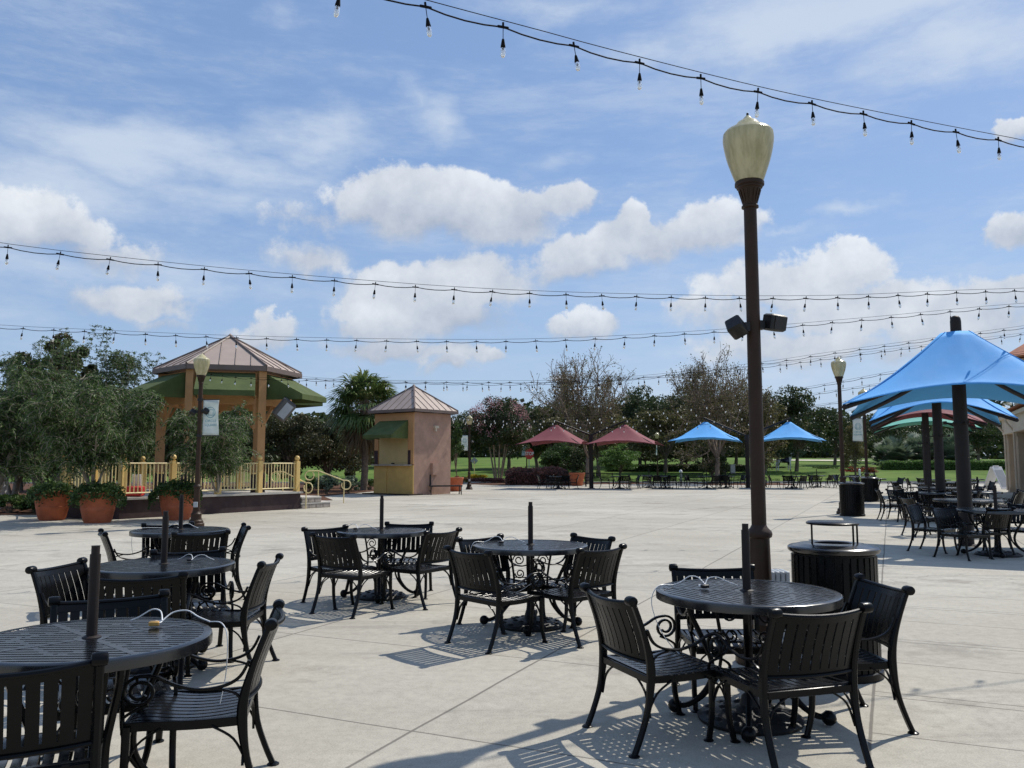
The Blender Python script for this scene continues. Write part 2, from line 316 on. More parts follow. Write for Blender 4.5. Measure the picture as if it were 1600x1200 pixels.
# ---------------------------------------------------------------- mesh builder
class MB:
    def __init__(s): s.v = []; s.f = []
    def add(s, vs, fs):
        o = len(s.v); s.v += [tuple(p) for p in vs]; s.f += [tuple(i + o for i in f) for f in fs]; return s
    def box(s, c, size, rz=0.0, rx=0.0, ry=0.0, bev=0.0):
        hx, hy, hz = size[0] / 2, size[1] / 2, size[2] / 2
        m = Matrix.Rotation(rz, 3, 'Z') @ Matrix.Rotation(ry, 3, 'Y') @ Matrix.Rotation(rx, 3, 'X')
        C = Vector(c)
        if bev <= 0:
            vs = [C + m @ Vector((x * hx, y * hy, z * hz)) for z in (-1, 1) for y in (-1, 1) for x in (-1, 1)]
            return s.add(vs, [(0, 2, 3, 1), (4, 5, 7, 6), (0, 1, 5, 4), (2, 6, 7, 3), (0, 4, 6, 2), (1, 3, 7, 5)])
        b = bev; ring = []
        for z, k in ((-hz, b), (-hz + b, 0), (hz - b, 0), (hz, b)):
            X, Y = hx - k, hy - k
            for (x, y) in ((X, Y - b), (X - b, Y), (-X + b, Y), (-X, Y - b), (-X, -Y + b), (-X + b, -Y), (X - b, -Y), (X, -Y + b)):
                ring.append(C + m @ Vector((x, y, z)))
        fs = [tuple(range(7, -1, -1)), tuple(range(24, 32))]
        for r in range(3):
            for i in range(8): j = (i + 1) % 8; fs.append((r * 8 + i, r * 8 + j, r * 8 + 8 + j, r * 8 + 8 + i))
        return s.add(ring, fs)
    def tube(s, pts, r, n=8, cap=True, closed=False):
        pts = [Vector(p) for p in pts]; k = len(pts)
        rs = r if isinstance(r, (list, tuple)) else [r] * k
        up = Vector((0, 0, 1)); vs = []; nrm = None
        for i, p in enumerate(pts):
            if closed: t = (pts[(i + 1) % k] - pts[i - 1])
            else: t = (pts[min(i + 1, k - 1)] - pts[max(i - 1, 0)])
            t = t.normalized() if t.length > 1e-9 else up
            if nrm is None:
                a = up if abs(t.z) < .9 else Vector((1, 0, 0)); nrm = t.cross(a).normalized()
            else:
                nrm = nrm - t * nrm.dot(t); nrm = nrm.normalized() if nrm.length > 1e-6 else t.orthogonal().normalized()
            b = t.cross(nrm)
            for j in range(n):
                a = 2 * PI * j / n; vs.append(p + (nrm * math.cos(a) + b * math.sin(a)) * rs[i])
        fs = []
        for i in range(k if closed else k - 1):
            i2 = (i + 1) % k
            for j in range(n): j2 = (j + 1) % n; fs.append((i * n + j, i * n + j2, i2 * n + j2, i2 * n + j))
        if cap and not closed: fs.append(tuple(range(n - 1, -1, -1))); fs.append(tuple((k - 1) * n + j for j in range(n)))
        return s.add(vs, fs)
    def lathe(s, prof, c=(0, 0, 0), n=24, capb=True, capt=True, axis='Z'):
        C = Vector(c); vs = []
        for (r, z) in prof:
            for j in range(n):
                a = 2 * PI * j / n; p = Vector((r * math.cos(a), r * math.sin(a), z))
                if axis == 'X': p = Vector((p.z, p.x, p.y))
                if axis == 'Y': p = Vector((p.x, p.z, p.y))
                vs.append(C + p)
        fs = []; k = len(prof)
        for i in range(k - 1):
            for j in range(n): j2 = (j + 1) % n; fs.append((i * n + j, i * n + j2, i * n + n + j2, i * n + n + j))
        if capb: fs.append(tuple(range(n - 1, -1, -1)))
        if capt: fs.append(tuple((k - 1) * n + j for j in range(n)))
        return s.add(vs, fs)
    def bar(s, pts, x0, x1, th, frame=None, cham=.25):
        """flat bar: path in a plane (a,b), extruded x0..x1 across; th thickness (number or list); frame maps (x,a,b)->xyz"""
        k = len(pts); ths = th if isinstance(th, (list, tuple)) else [th] * k
        vs = []; fr = frame or (lambda x, a, b: (x, a, b))
        for i in range(k):
            a0, b0 = pts[max(i - 1, 0)]; a1, b1 = pts[min(i + 1, k - 1)]
            dx, dy = a1 - a0, b1 - b0; l = math.hypot(dx, dy) or 1; nx, ny = -dy / l, dx / l
            h = ths[i] / 2; c = min(h, abs(x1 - x0) / 2) * cham * 2
            for (xx, o) in ((x0 + c, -h), (x1 - c, -h), (x1, -h + c), (x1, h - c), (x1 - c, h), (x0 + c, h), (x0, h - c), (x0, -h + c)):
                vs.append(fr(xx, pts[i][0] + nx * o, pts[i][1] + ny * o))
        fs = [tuple(range(7, -1, -1)), tuple((k - 1) * 8 + j for j in range(8))]
        for i in range(k - 1):
            for j in range(8): j2 = (j + 1) % 8; fs.append((i * 8 + j, i * 8 + j2, i * 8 + 8 + j2, i * 8 + 8 + j))
        return s.add(vs, fs)
    def prism(s, poly, z0, z1):
        n = len(poly); vs = [(p[0], p[1], z0) for p in poly] + [(p[0], p[1], z1) for p in poly]
        fs = [tuple(range(n - 1, -1, -1)), tuple(range(n, 2 * n))] + [(i, (i + 1) % n, n + (i + 1) % n, n + i) for i in range(n)]
        return s.add(vs, fs)
    def ball(s, c, r, n=12, sz=1.0):
        k = n // 2 + 1
        return s.lathe([(max(1e-4, r * math.sin(PI * i / (k - 1))), -r * sz * math.cos(PI * i / (k - 1))) for i in range(k)], c, n, False, False)
    def build(s, name, m, parent=None, smooth=None, loc=None, rz=None):
        me = bpy.data.meshes.new(name); me.from_pydata(s.v, [], s.f); me.update()
        me.materials.append(m)
        if smooth is not None:
            me.polygons.foreach_set('use_smooth', [True] * len(me.polygons))
            me.update()
            try: me.set_sharp_from_angle(angle=R(smooth))
            except Exception: pass
        o = bpy.data.objects.new(name, me); COL.objects.link(o)
        if parent is not None: o.parent = parent
        if loc is not None: o.location = loc
        if rz is not None: o.rotation_euler = (0, 0, rz)
        return o
def cat(pts, n=6):                                       # Catmull-Rom through tuples
    out = []; k = len(pts)
    for i in range(k - 1):
        p0 = pts[max(i - 1, 0)]; p1 = pts[i]; p2 = pts[i + 1]; p3 = pts[min(i + 2, k - 1)]
        for j in range(n):
            t = j / n
            out.append(tuple(.5 * ((2 * b) + (-a + c) * t + (2 * a - 5 * b + 4 * c - d) * t * t + (-a + 3 * b - 3 * c + d) * t ** 3) for a, b, c, d in zip(p0, p1, p2, p3)))
    out.append(tuple(pts[-1])); return out

def npmesh(name, V, F, m, parent=None, var=None):
    """V (n,3), F (k,4) quads"""
    me = bpy.data.meshes.new(name); k = F.shape[1]
    me.vertices.add(len(V)); me.vertices.foreach_set('co', np.asarray(V, dtype=np.float32).ravel())
    me.loops.add(F.size); me.loops.foreach_set('vertex_index', F.astype(np.int32).ravel())
    me.polygons.add(len(F)); me.polygons.foreach_set('loop_start', np.arange(0, F.size, k, dtype=np.int32))
    me.update(calc_edges=True)
    if var is not None:
        a = me.attributes.new('leafvar', 'FLOAT', 'FACE'); a.data.foreach_set('value', np.asarray(var, dtype=np.float32))
    me.materials.append(m)
    o = bpy.data.objects.new(name, me); COL.objects.link(o)
    if parent is not None: o.parent = parent
    return o
def leaves(C, size, aspect, rng, droop=None, flat=.0, dirs=None):
    """diamond leaves at centres C"""
    n = len(C)
    if dirs is None:
        u = rng.normal(size=(n, 3)); u[:, 2] *= (1 - flat)
        if droop is not None: u[:, 2] -= droop
    else: u = dirs + rng.normal(size=(n, 3)) * .25
    u /= np.linalg.norm(u, axis=1)[:, None] + 1e-9
    t = rng.normal(size=(n, 3)); v = np.cross(u, t); v /= np.linalg.norm(v, axis=1)[:, None] + 1e-9
    s = size * rng.uniform(.6, 1.35, n)[:, None]
    a = C - u * s * .5; b = C + v * s * aspect * .5 ; c = C + u * s * .5; d = C - v * s * aspect * .5
    V = np.stack([a, b, c, d], 1).reshape(-1, 3); F = np.arange(4 * n).reshape(n, 4)
    return V, F

# ---------------------------------------------------------------- object helpers
def tag(o, label=None, cat_=None, group=None, kind=None):
    if label: o['label'] = label
    if cat_: o['category'] = cat_
    if group: o['group'] = group
    if kind: o['kind'] = kind
    return o
def empty(name, loc, label=None, cat_=None, group=None, rz=0.0):
    o = bpy.data.objects.new(name, None); COL.objects.link(o); o.location = loc; o.rotation_euler = (0, 0, rz); o.empty_display_size = .2
    return tag(o, label, cat_, group)
CH = {}
def kids(o):
    if o.name not in CH: CH[o.name] = list(o.children)
    return CH[o.name]
def copy_tree(o, parent=None):
    c = o.copy(); COL.objects.link(c); c.parent = parent
    for ch in kids(o): copy_tree(ch, c)
    return c
def struct(o): o['kind'] = 'structure'; return o

# ================================================================ SETTING
def gz(x, y):                                            # the golf course swells gently behind the plaza
    d = min(1, max(0, (y - 69) / 110.0)); d = 1 - (1 - d) ** 2
    return 2.55 * d + .20 * d * math.sin(x * .035 + 1.0)
xs = sorted(set([-1600, -900, -500, -300, -200] + list(range(-150, 151, 6)) + [200, 300, 500, 900, 1600]))
ys = sorted(set([-300, -100, -30, 0, 30, 50, 60, 66] + list(range(69, 270, 4)) + [330, 450, 700, 1200, 2500]))
g = MB(); nx = len(xs)
g.add([(x, y, gz(x, y) - .012) for y in ys for x in xs], [(j * nx + i, j * nx + i + 1, (j + 1) * nx + i + 1, (j + 1) * nx + i) for j in range(len(ys) - 1) for i in range(nx - 1)])
struct(g.build('ground', M['grass'], smooth=80))
g = MB(); g.add([(-70, -20, 0), (80, -20, 0), (80, 63.5, 0), (-70, 56, 0)], [(0, 1, 2, 3)]); struct(g.build('plaza', M['concrete']))
g = MB(); g.add([(-70, 55.95, .004), (80, 63.45, .004), (80, 67.3, .004), (-70, 59.8, .004)], [(0, 1, 2, 3)]); struct(g.build('road', M['asphalt']))
g = MB(); g.box((5, 63.65, .05), (150.3, .18, .13), rz=math.atan2(7.5, 150)); struct(g.build('kerb', M['kerb']))
def bed(name, poly, z=.02):
    b = MB(); b.prism(poly, -.02, z); return struct(b.build(name, M['mulch']))
bed('mulch_bed', [(-40, 24.4), (-13.6, 24.4), (-11.5, 30), (-9, 31), (-7.3, 34), (-8.6, 38), (-7.4, 45), (-6.5, 58), (-8, 64), (-60, 62), (-60, 24.4)])
bed('mulch_bed', [(-3.0, 60), (-1.4, 57.5), (4.6, 56.3), (5.4, 60), (10, 60.5), (10, 66), (-3.6, 66)])
bed('mulch_bed', [(13.5, 57.5), (20, 57.5), (20, 63), (13.5, 63)])
def sand(px, py0, w_, d_):
    # bunker on the fairway slope
    Yb = 165 if py0 < 730 else 120
    X = PX(px, Yb); b = MB(); n = 20
    pts = [(X + w_ * math.cos(a) * (1 + .12 * math.sin(3 * a)), Yb + d_ * math.sin(a)) for a in [2 * PI * i / n for i in range(n)]]
    b.add([(p[0], p[1], gz(*p) + .06) for p in pts] + [(X, Yb, gz(X, Yb) + .10)], [(i, (i + 1) % n, n) for i in range(n)])
    struct(b.build('sand_bunker', M['sand']))
sand(1325, 722, 6.5, 7); sand(1280, 735, 7.5, 4)

# ================================================================ CHAIR
def make_chair():
    root = empty('armchair', (0, 0, 0))
    S = .265
    post = cat([(-.345, 0), (-.305, .10), (-.262, .24), (-.240, .40), (-.243, .52), (-.275, .66), (-.320, .80), (-.345, .865)], 4)
    th = [.026 + .020 * math.exp(-((p[1] - .45) / .16) ** 2) for p in post]
    for sx_ in (-1, 1):
        b = MB(); b.bar(post, sx_ * S - .017, sx_ * S + .017, th)
        b.lathe([(.012, -.030), (.027, -.026), (.030, -.012), (.030, .012), (.027, .026), (.012, .030)], (sx_ * S, -.352, .868), 12, axis='X')
        b.lathe([(.030, 0), (.030, .004), (.018, .012)], (sx_ * S, -.345, 0), 12)
        # thin curved braces under the seat
        b.bar(cat([(-.262, .215), (-.205, .33), (-.11, .398)], 5), sx_ * S - .006, sx_ * S + .006, .010)
        b.bar(cat([(sx_ * (S - .002), .20), (sx_ * (S - .05), .33), (sx_ * (S - .14), .398)], 5), -.006, .006, .010, frame=lambda x, a, c: (a, -.245 + x, c))
        b.build('leg', M['black'], root, 40)
        f = MB(); fl = cat([(.236, .415), (.236, .30), (.243, .15), (.268, .03), (.28, 0)], 4)
        f.bar(fl, sx_ * S - .015, sx_ * S + .015, [.036 - .010 * i / (len(fl) - 1) for i in range(len(fl))])
        f.lathe([(.028, 0), (.028, .004), (.018, .012)], (sx_ * S, .28, 0), 12)
        f.bar(cat([(.236, .215), (.19, .33), (.10, .398)], 5), sx_ * S - .006, sx_ * S + .006, .010)
        f.bar(cat([(sx_ * (S - .002), .215), (sx_ * (S - .05), .335), (sx_ * (S - .13), .398)], 5), -.006, .006, .010, frame=lambda x, a, c: (a, .237 + x, c))
        f.build('leg', M['black'], root, 40)
        a = MB()
        arm = cat([(-.262, .70), (-.225, .625), (-.16, .585), (-.06, .572), (.04, .598), (.12, .640), (.185, .648)], 5)
        cx, cz = .185, .575
        sp = [(cx + (.073 - .045 * k / 30) * math.sin(k / 30 * 3.3 * PI), cz + (.073 - .045 * k / 30) * math.cos(k / 30 * 3.3 * PI)) for k in range(1, 31)]
        a.bar(arm + sp, sx_ * (S + .004) - .010, sx_ * (S + .004) + .010, [.014] * (len(arm) + len(sp)))
        sup = cat([(.150, .515), (.205, .490), (.250, .455), (.252, .410)], 5)
        a.bar(sup, sx_ * (S + .004) - .009, sx_ * (S + .004) + .009, .013)
        a.bar(cat([(-.238, .50), (-.205, .548), (-.12, .575)], 5), sx_ * (S + .004) - .007, sx_ * (S + .004) + .007, .011)
        a.build('armrest', M['black'], root, 40)
    # seat
    def sz(y): return .432 - .020 * math.sin(PI * min(1, max(0, (y + .235) / .40))) - (.9 * max(0, y - .205) ** 1.0 * .45)
    b = MB(); ns = 9; pitch = .052; wd = .037
    yy = [-.228 + i * .48 / 12 for i in range(13)]
    for i in range(ns):
        x = (i - (ns - 1) / 2) * pitch
        b.bar([(y, sz(y)) for y in yy], x - wd / 2, x + wd / 2, .007, cham=.2)
    b.box((0, -.222, sz(-.222)), (2 * S - .034, .022, .009)); b.box((0, .245, sz(.245) - .001), (2 * S - .03, .022, .009)); b.box((0, .0, sz(0.0) - .006), (2 * S - .05, .03, .006))
    b.build('seat', M['blacktop'], root, 40)
    b = MB()
    for sx_ in (-1, 1): b.bar([(y, .412 + .35 * (sz(y) - .432)) for y in yy], sx_ * .250 - .012, sx_ * .250 + .012, .044, cham=.1)
    b.box((0, -.243, .408), (2 * S - .036, .016, .042), bev=.003); b.box((0, .256, .392), (2 * S - .03, .014, .040), bev=.003)
    b.build('seat_frame', M['black'], root, 40)
    # back: curved in plan, slats between two bands
    def py(z):
        for i in range(len(post) - 1):
            if post[i][1] <= z <= post[i + 1][1]:
                t = (z - post[i][1]) / (post[i + 1][1] - post[i][1]); return post[i][0] + t * (post[i + 1][0] - post[i][0])
        return post[-1][0]
    def bp(x, z):
        k = 1 - (x / .25) ** 2
        return (x, py(min(z, .865)) - .040 * k - .004, z - .016 * k * max(0, (z - .6) / .26))
    b = MB()
    def plate(x0, x1, z0, z1, nx_, nz_, t=.007):
        vs = []; fs = []
        for s_ in (0, 1):
            for j in range(nz_ + 1):
                for i in range(nx_ + 1):
                    p = bp(x0 + (x1 - x0) * i / nx_, z0 + (z1 - z0) * j / nz_); vs.append((p[0], p[1] + s_ * t, p[2]))
        A = (nx_ + 1) * (nz_ + 1); w_ = nx_ + 1
        for j in range(nz_):
            for i in range(nx_):
                q_ = j * w_ + i; fs.append((q_, q_ + 1, q_ + w_ + 1, q_ + w_)); fs.append((A + q_, A + q_ + w_, A + q_ + w_ + 1, A + q_ + 1))
        for i in range(nx_):
            fs.append((i, A + i, A + i + 1, i + 1)); q_ = nz_ * w_ + i; fs.append((q_, q_ + 1, A + q_ + 1, A + q_))
        for j in range(nz_):
            q_ = j * w_; fs.append((q_, q_ + w_, A + q_ + w_, A + q_)); q_ = j * w_ + nx_; fs.append((q_, A + q_, A + q_ + w_, q_ + w_))
        b.add(vs, fs)
    nb = 9; bw = .5 / nb
    for i in range(nb):
        x0 = -.25 + i * bw
        plate(x0 + .005, x0 + bw - .005, .535, .815, 1, 5)
    plate(-.25, .25, .812, .850, 12, 1, .0085); plate(-.25, .25, .508, .538, 12, 1, .0085)
    b.tube([bp(-.25 + .5 * i / 14, .858) for i in range(15)], .013, 8)
    b.tube([Vector(bp(-.25 + .5 * i / 14, .514)) + Vector((0, -.004, -.008)) for i in range(15)], .009, 6)
    b.build('backrest', M['black'], root, 40)
    return root
proto_chair = make_chair(); used = {'chair': False, 'table': False}
def chair(x, y, rz, label, group):
    o = proto_chair if not used['chair'] else copy_tree(proto_chair)
    used['chair'] = True
    o.location = (x, y, .002); o.rotation_euler = (0, 0, rz); o.scale = (1, 1, .9); tag(o, label, 'chair', group)
    return o

# ================================================================ TABLE
def make_table():
    root = empty('patio_table', (0, 0, 0)); r0 = .535
    b = MB(); p_ = .044; n = int(.49 / p_)
    for i in range(-n, n + 1):
        y = i * p_; half = math.sqrt(max(0, .498 ** 2 - y * y))
        if half > .03: b.box((0, y, .737), (2 * half + .012, .0290, .006))
    for a in (R(45), R(-45)):
        b.box((0, 0, .7378), (.99, .034, .0065), rz=a)
    for i in range(-n, n):
        y = (i + .5) * p_
        for q_ in (.36,):
            x = q_ - abs(y)
            if x > .03 and x * x + y * y < .23:
                for s_ in (-1, 1): b.box((s_ * x, y, .7368), (.040, .0155, .0055))
        for x in (-.30 - abs(y) * .6, .30 + abs(y) * .6):
            if abs(y) < .25 and i % 2 == 0: b.box((x, y, .7368), (.040, .0155, .0055))
    b.lathe([(.075, .7335), (.075, .7415), (.03, .7425)], (0, 0, 0), 24)
    b.lathe([(.490, .7345), (.494, .7425), (.525, .7425), (.533, .738), (.535, .728), (.535, .695), (.529, .693), (.527, .726), (.490, .7345)], (0, 0, 0), 64, False, False)
    b.build('tabletop', M['blacktop'], root, 35)
    b = MB(); b.lathe([(.024, .02), (.024, 1.10), (.019, 1.10), (.019, 1.135), (.021, 1.137), (.0, 1.138)], (0, 0, 0), 14); b.lathe([(.042, .695), (.042, .745), (.030, .752)], (0, 0, 0), 16)
    b.build('umbrella_stub', M['bronze'], root, 40)
    b = MB(); n_ = 40; prof = [(.30, 0), (.305, .018), (.285, .034), (.22, .044), (.19, .060), (.12, .062), (.06, .085), (.045, .14), (.03, .15)]
    b.lathe(prof, (0, 0, 0), n_)
    for k in range(12):
        a = 2 * PI * k / 12
        b.ball((.245 * math.cos(a), .245 * math.sin(a), .036), .032, 8, .5); b.ball((.155 * math.cos(a + .26), .155 * math.sin(a + .26), .058), .03, 8, .5)
    b.build('base', M['blackold'], root, 50)
    for k in range(4):
        a = PI / 4 + k * PI / 2
        fr = lambda x, q_, z, a=a: (q_ * math.cos(a) - x * math.sin(a), q_ * math.sin(a) + x * math.cos(a), z)
        b = MB()
        b.bar(cat([(.34, .70), (.335, .60), (.27, .46), (.215, .32), (.225, .20), (.30, .095), (.385, .05), (.43, .075)], 6), -.017, .017, .030, frame=fr)
        b.bar(cat([(.20, .70), (.17, .55), (.155, .40), (.18, .24), (.25, .13), (.33, .065)], 6), -.012, .012, .020, frame=fr)
        c = fr(0, .435, .045); b.ball((c[0], c[1], .046), .043, 12)
        for (cx, cz, rr_, tn) in ((.11, .60, .055, 1), (.10, .475, .045, -1)):
            sp = [(cx + (rr_ - rr_ * .7 * i / 22) * math.cos(tn * i / 22 * 3 * PI), cz + (rr_ - rr_ * .7 * i / 22) * math.sin(tn * i / 22 * 3 * PI)) for i in range(23)]
            b.bar(sp, -.007, .007, .011, frame=fr)
        b.bar([(.03, .44), (.16, .44)], -.006, .006, .010, frame=fr); b.bar([(.03, .655), (.34, .665)], -.010, .010, .014, frame=fr)
        b.build('leg', M['black'], root, 40)
    return root
proto_table = make_table()
def table(x, y, rz, label, group, s=1.0):
    o = proto_table if not used['table'] else copy_tree(proto_table)
    used['table'] = True
    o.location = (x, y, .002); o.rotation_euler = (0, 0, rz); o.scale = (s, s, 1); tag(o, label, 'table', group)
    return o

# ================================================================ the six foreground tables and their chairs
GT = 'round tables standing in the open plaza'; GC = 'armchairs round the open plaza tables'
# name: px, Y, rotation
TB = {'lamp': (1167, 5.03, R(-62)), 'mid': (829, 7.85, R(40)), 'back': (596, 9.5, R(50)), 'farleft': (282, 9.6, R(30)), 'second': (256, 6.35, R(20)), 'near': (143, 3.70, R(2))}
TL = {'lamp': 'round black slatted table in front of the brown lamp post, cable lock on top',
      'mid': 'round black table standing alone in the middle, left of the lamp post table',
      'back': 'round black table standing between the kiosk and the middle table',
      'farleft': 'round black table farthest back of the left three, below the left lamp post',
      'second': 'round black table with closed solid top, middle one of the left three',
      'near': 'nearest round black slatted table, cut by the left edge, brass padlock on top'}
TN = {'lamp': 'table before the brown lamp post', 'mid': 'lone middle table', 'back': 'table in front of the kiosk', 'farleft': 'farthest table of the left three', 'second': 'middle table of the left three', 'near': 'nearest table at the left edge'}
pos = {}
for k, (px, Y, rz) in TB.items():
    x = PX(px, Y, .74); pos[k] = (x, Y); table(x, Y, rz, TL[k], GT, {'near': .93, 'back': .94, 'second': .96}.get(k, 1.0))
def face(px, foot_y, rz):                                # seat centre seen at column px
    p = G(px, foot_y); return p.x, p.y, rz
def around(k, ang, dist, turn=0):                        # ang: compass seen from above, 0 = away from the camera, clockwise
    x0, y0 = pos[k]; a = R(ang); return x0 + dist * math.sin(a), y0 + dist * math.cos(a), R(180 - ang + turn)
def tops(x1, y1, x2, y2, tx, ty):
    """a chair from where its two back posts end (0.8 m up); it faces the table at tx, ty"""
    def q(px, py): d = ray(px, py); k = (.80 - CAM_H) / d.z; return Vector((d.x * k, d.y * k))
    a, b_ = q(x1, y1), q(x2, y2); m = (a + b_) / 2; e = (b_ - a); f = Vector((-e.y, e.x)).normalized()
    if f.dot(Vector((tx, ty)) - m) < 0: f = -f
    c = m + f * .352
    return c.x, c.y, math.atan2(-f.x, f.y)
SEATS = [
    ('lamp', 'left', 924, 916, 974, 931), ('lamp', 'near', 1210, 953, 1353, 944), ('lamp', 'right', 1342, 898, 1420, 918), ('lamp', 'far', 1056, 883, 1168, 883),
    ('mid', 'near left', 702, 854, 760, 861), ('mid', 'near right', 909, 857, 971, 851), ('mid', 'far left', 718, 840, 781, 835), ('mid', 'far right', 900, 834, 952, 839),
    ('back', 'near left', 494, 833, 547, 836), ('back', 'far left', 484, 824, 532, 821), ('back', 'far right', 611, 816, 668, 816), ('back', 'near right', 667, 830, 717, 825),
    ('farleft', 'left', 157, 826, 165, 833), ('farleft', 'far', 231, 818, 294, 816), ('farleft', 'right', 380, 817, 389, 823), ('farleft', 'near', 279, 832, 349, 829),
    ('second', 'left', 58, 885, 121, 874), ('second', 'near', 158, 899, 274, 895), ('second', 'right', 406, 880, 439, 865), ('second', 'far', 248, 860, 340, 856),
    ('near', 'near', -95, 1045, 139, 1024), ('near', 'right', 424, 970, 436, 939), ('near', 'far', 98, 934, 245, 924)]
for (k, side, x1, y1, x2, y2) in SEATS:
    x, y, rz = tops(x1, y1, x2, y2, *pos[k])
    chair(x, y, rz, 'black slatted armchair on the %s side of the %s' % (side, TN[k]), GC)

# cable locks lying on the tables
def cable_lock(k, dx, dy, brass, lab, drop=None, side=1):
    x0, y0 = pos[k]; o = empty('cable_lock', (x0 + dx, y0 + dy, .748), lab, 'cable lock', 'cable locks on the plaza tables')
    if not drop: o.scale = (.75, .75, .75)
    b = MB(); b.tube([(x_, y_, z_) for x_, y_, z_ in cat([(.02, -.02, .015), (-.01, .03, .05), (-.06, .05, .055), (-.12, .04, .02), (-.16, .05, .004)], 6)], .0034, 6)
    b.tube([(x_, y_, z_) for x_, y_, z_ in cat([(.02, -.02, .015), (.05, .03, .045), (.11, .05, .050), (.17, .03, .025), (.23, .02, .004)], 6)], .0034, 6)
    b.tube([(.03 * math.cos(a) * .7, -.035 + .03 * math.sin(a), .012) for a in [i * 2 * PI / 12 for i in range(12)]], .0035, 5, closed=True)
    if drop: b.tube(cat([tuple(q_) for q_ in drop], 8), .0026, 6)
    b.build('cable', M['vinyl'], o, 60)
    b = MB(); b.box((.005, -.075, .013), (.045, .032, .022), rz=.3, bev=.004); b.build('padlock', M['brass'] if brass else M['blackold'], o, 40)
    b = MB(); b.tube([(.005 + .013 * math.cos(a), -.058 + .022 * math.sin(a), .014) for a in [i * PI / 8 for i in range(9)]], .003, 6); b.build('shackle', M['steel'], o, 60)
cable_lock('near', .17, .30, True, 'clear cable with brass padlock lying on the nearest table', [(.23, .02, .004), (.30, -.02, .004), (.335, -.04, -.06), (.34, -.06, -.22), (.33, -.10, -.34)])
cable_lock('second', .13, .20, False, 'clear cable with dark padlock on the middle table of the left three')
cable_lock('lamp', -.24, .14, False, 'clear cable with black padlock on the table before the lamp post', [(-.16, .05, .004), (-.27, -.02, .004), (-.315, -.06, -.10), (-.25, -.15, -.28), (-.10, -.25, -.40), (.20, -.35, -.42)])
cable_lock('mid', -.28, .12, False, 'clear cable lock draped over the left rim of the lone middle table', [(-.16, .05, .004), (-.255, -.02, .004), (-.285, -.05, -.12), (-.20, -.16, -.30), (.1, -.40, -.40), (.28, -.42, -.32)])
cable_lock('back', -.30, .08, False, 'clear cable lock on the table in front of the kiosk', [(-.16, .05, .004), (-.22, 0, .004), (-.25, -.05, -.14), (-.15, -.2, -.33), (.15, -.3, -.38)])
cable_lock('farleft', -.08, .12, False, 'clear cable lock on the farthest table of the left three', [(-.16, .05, .004), (-.42, -.10, .004), (-.475, -.12, -.12), (-.45, -.12, -.3)])

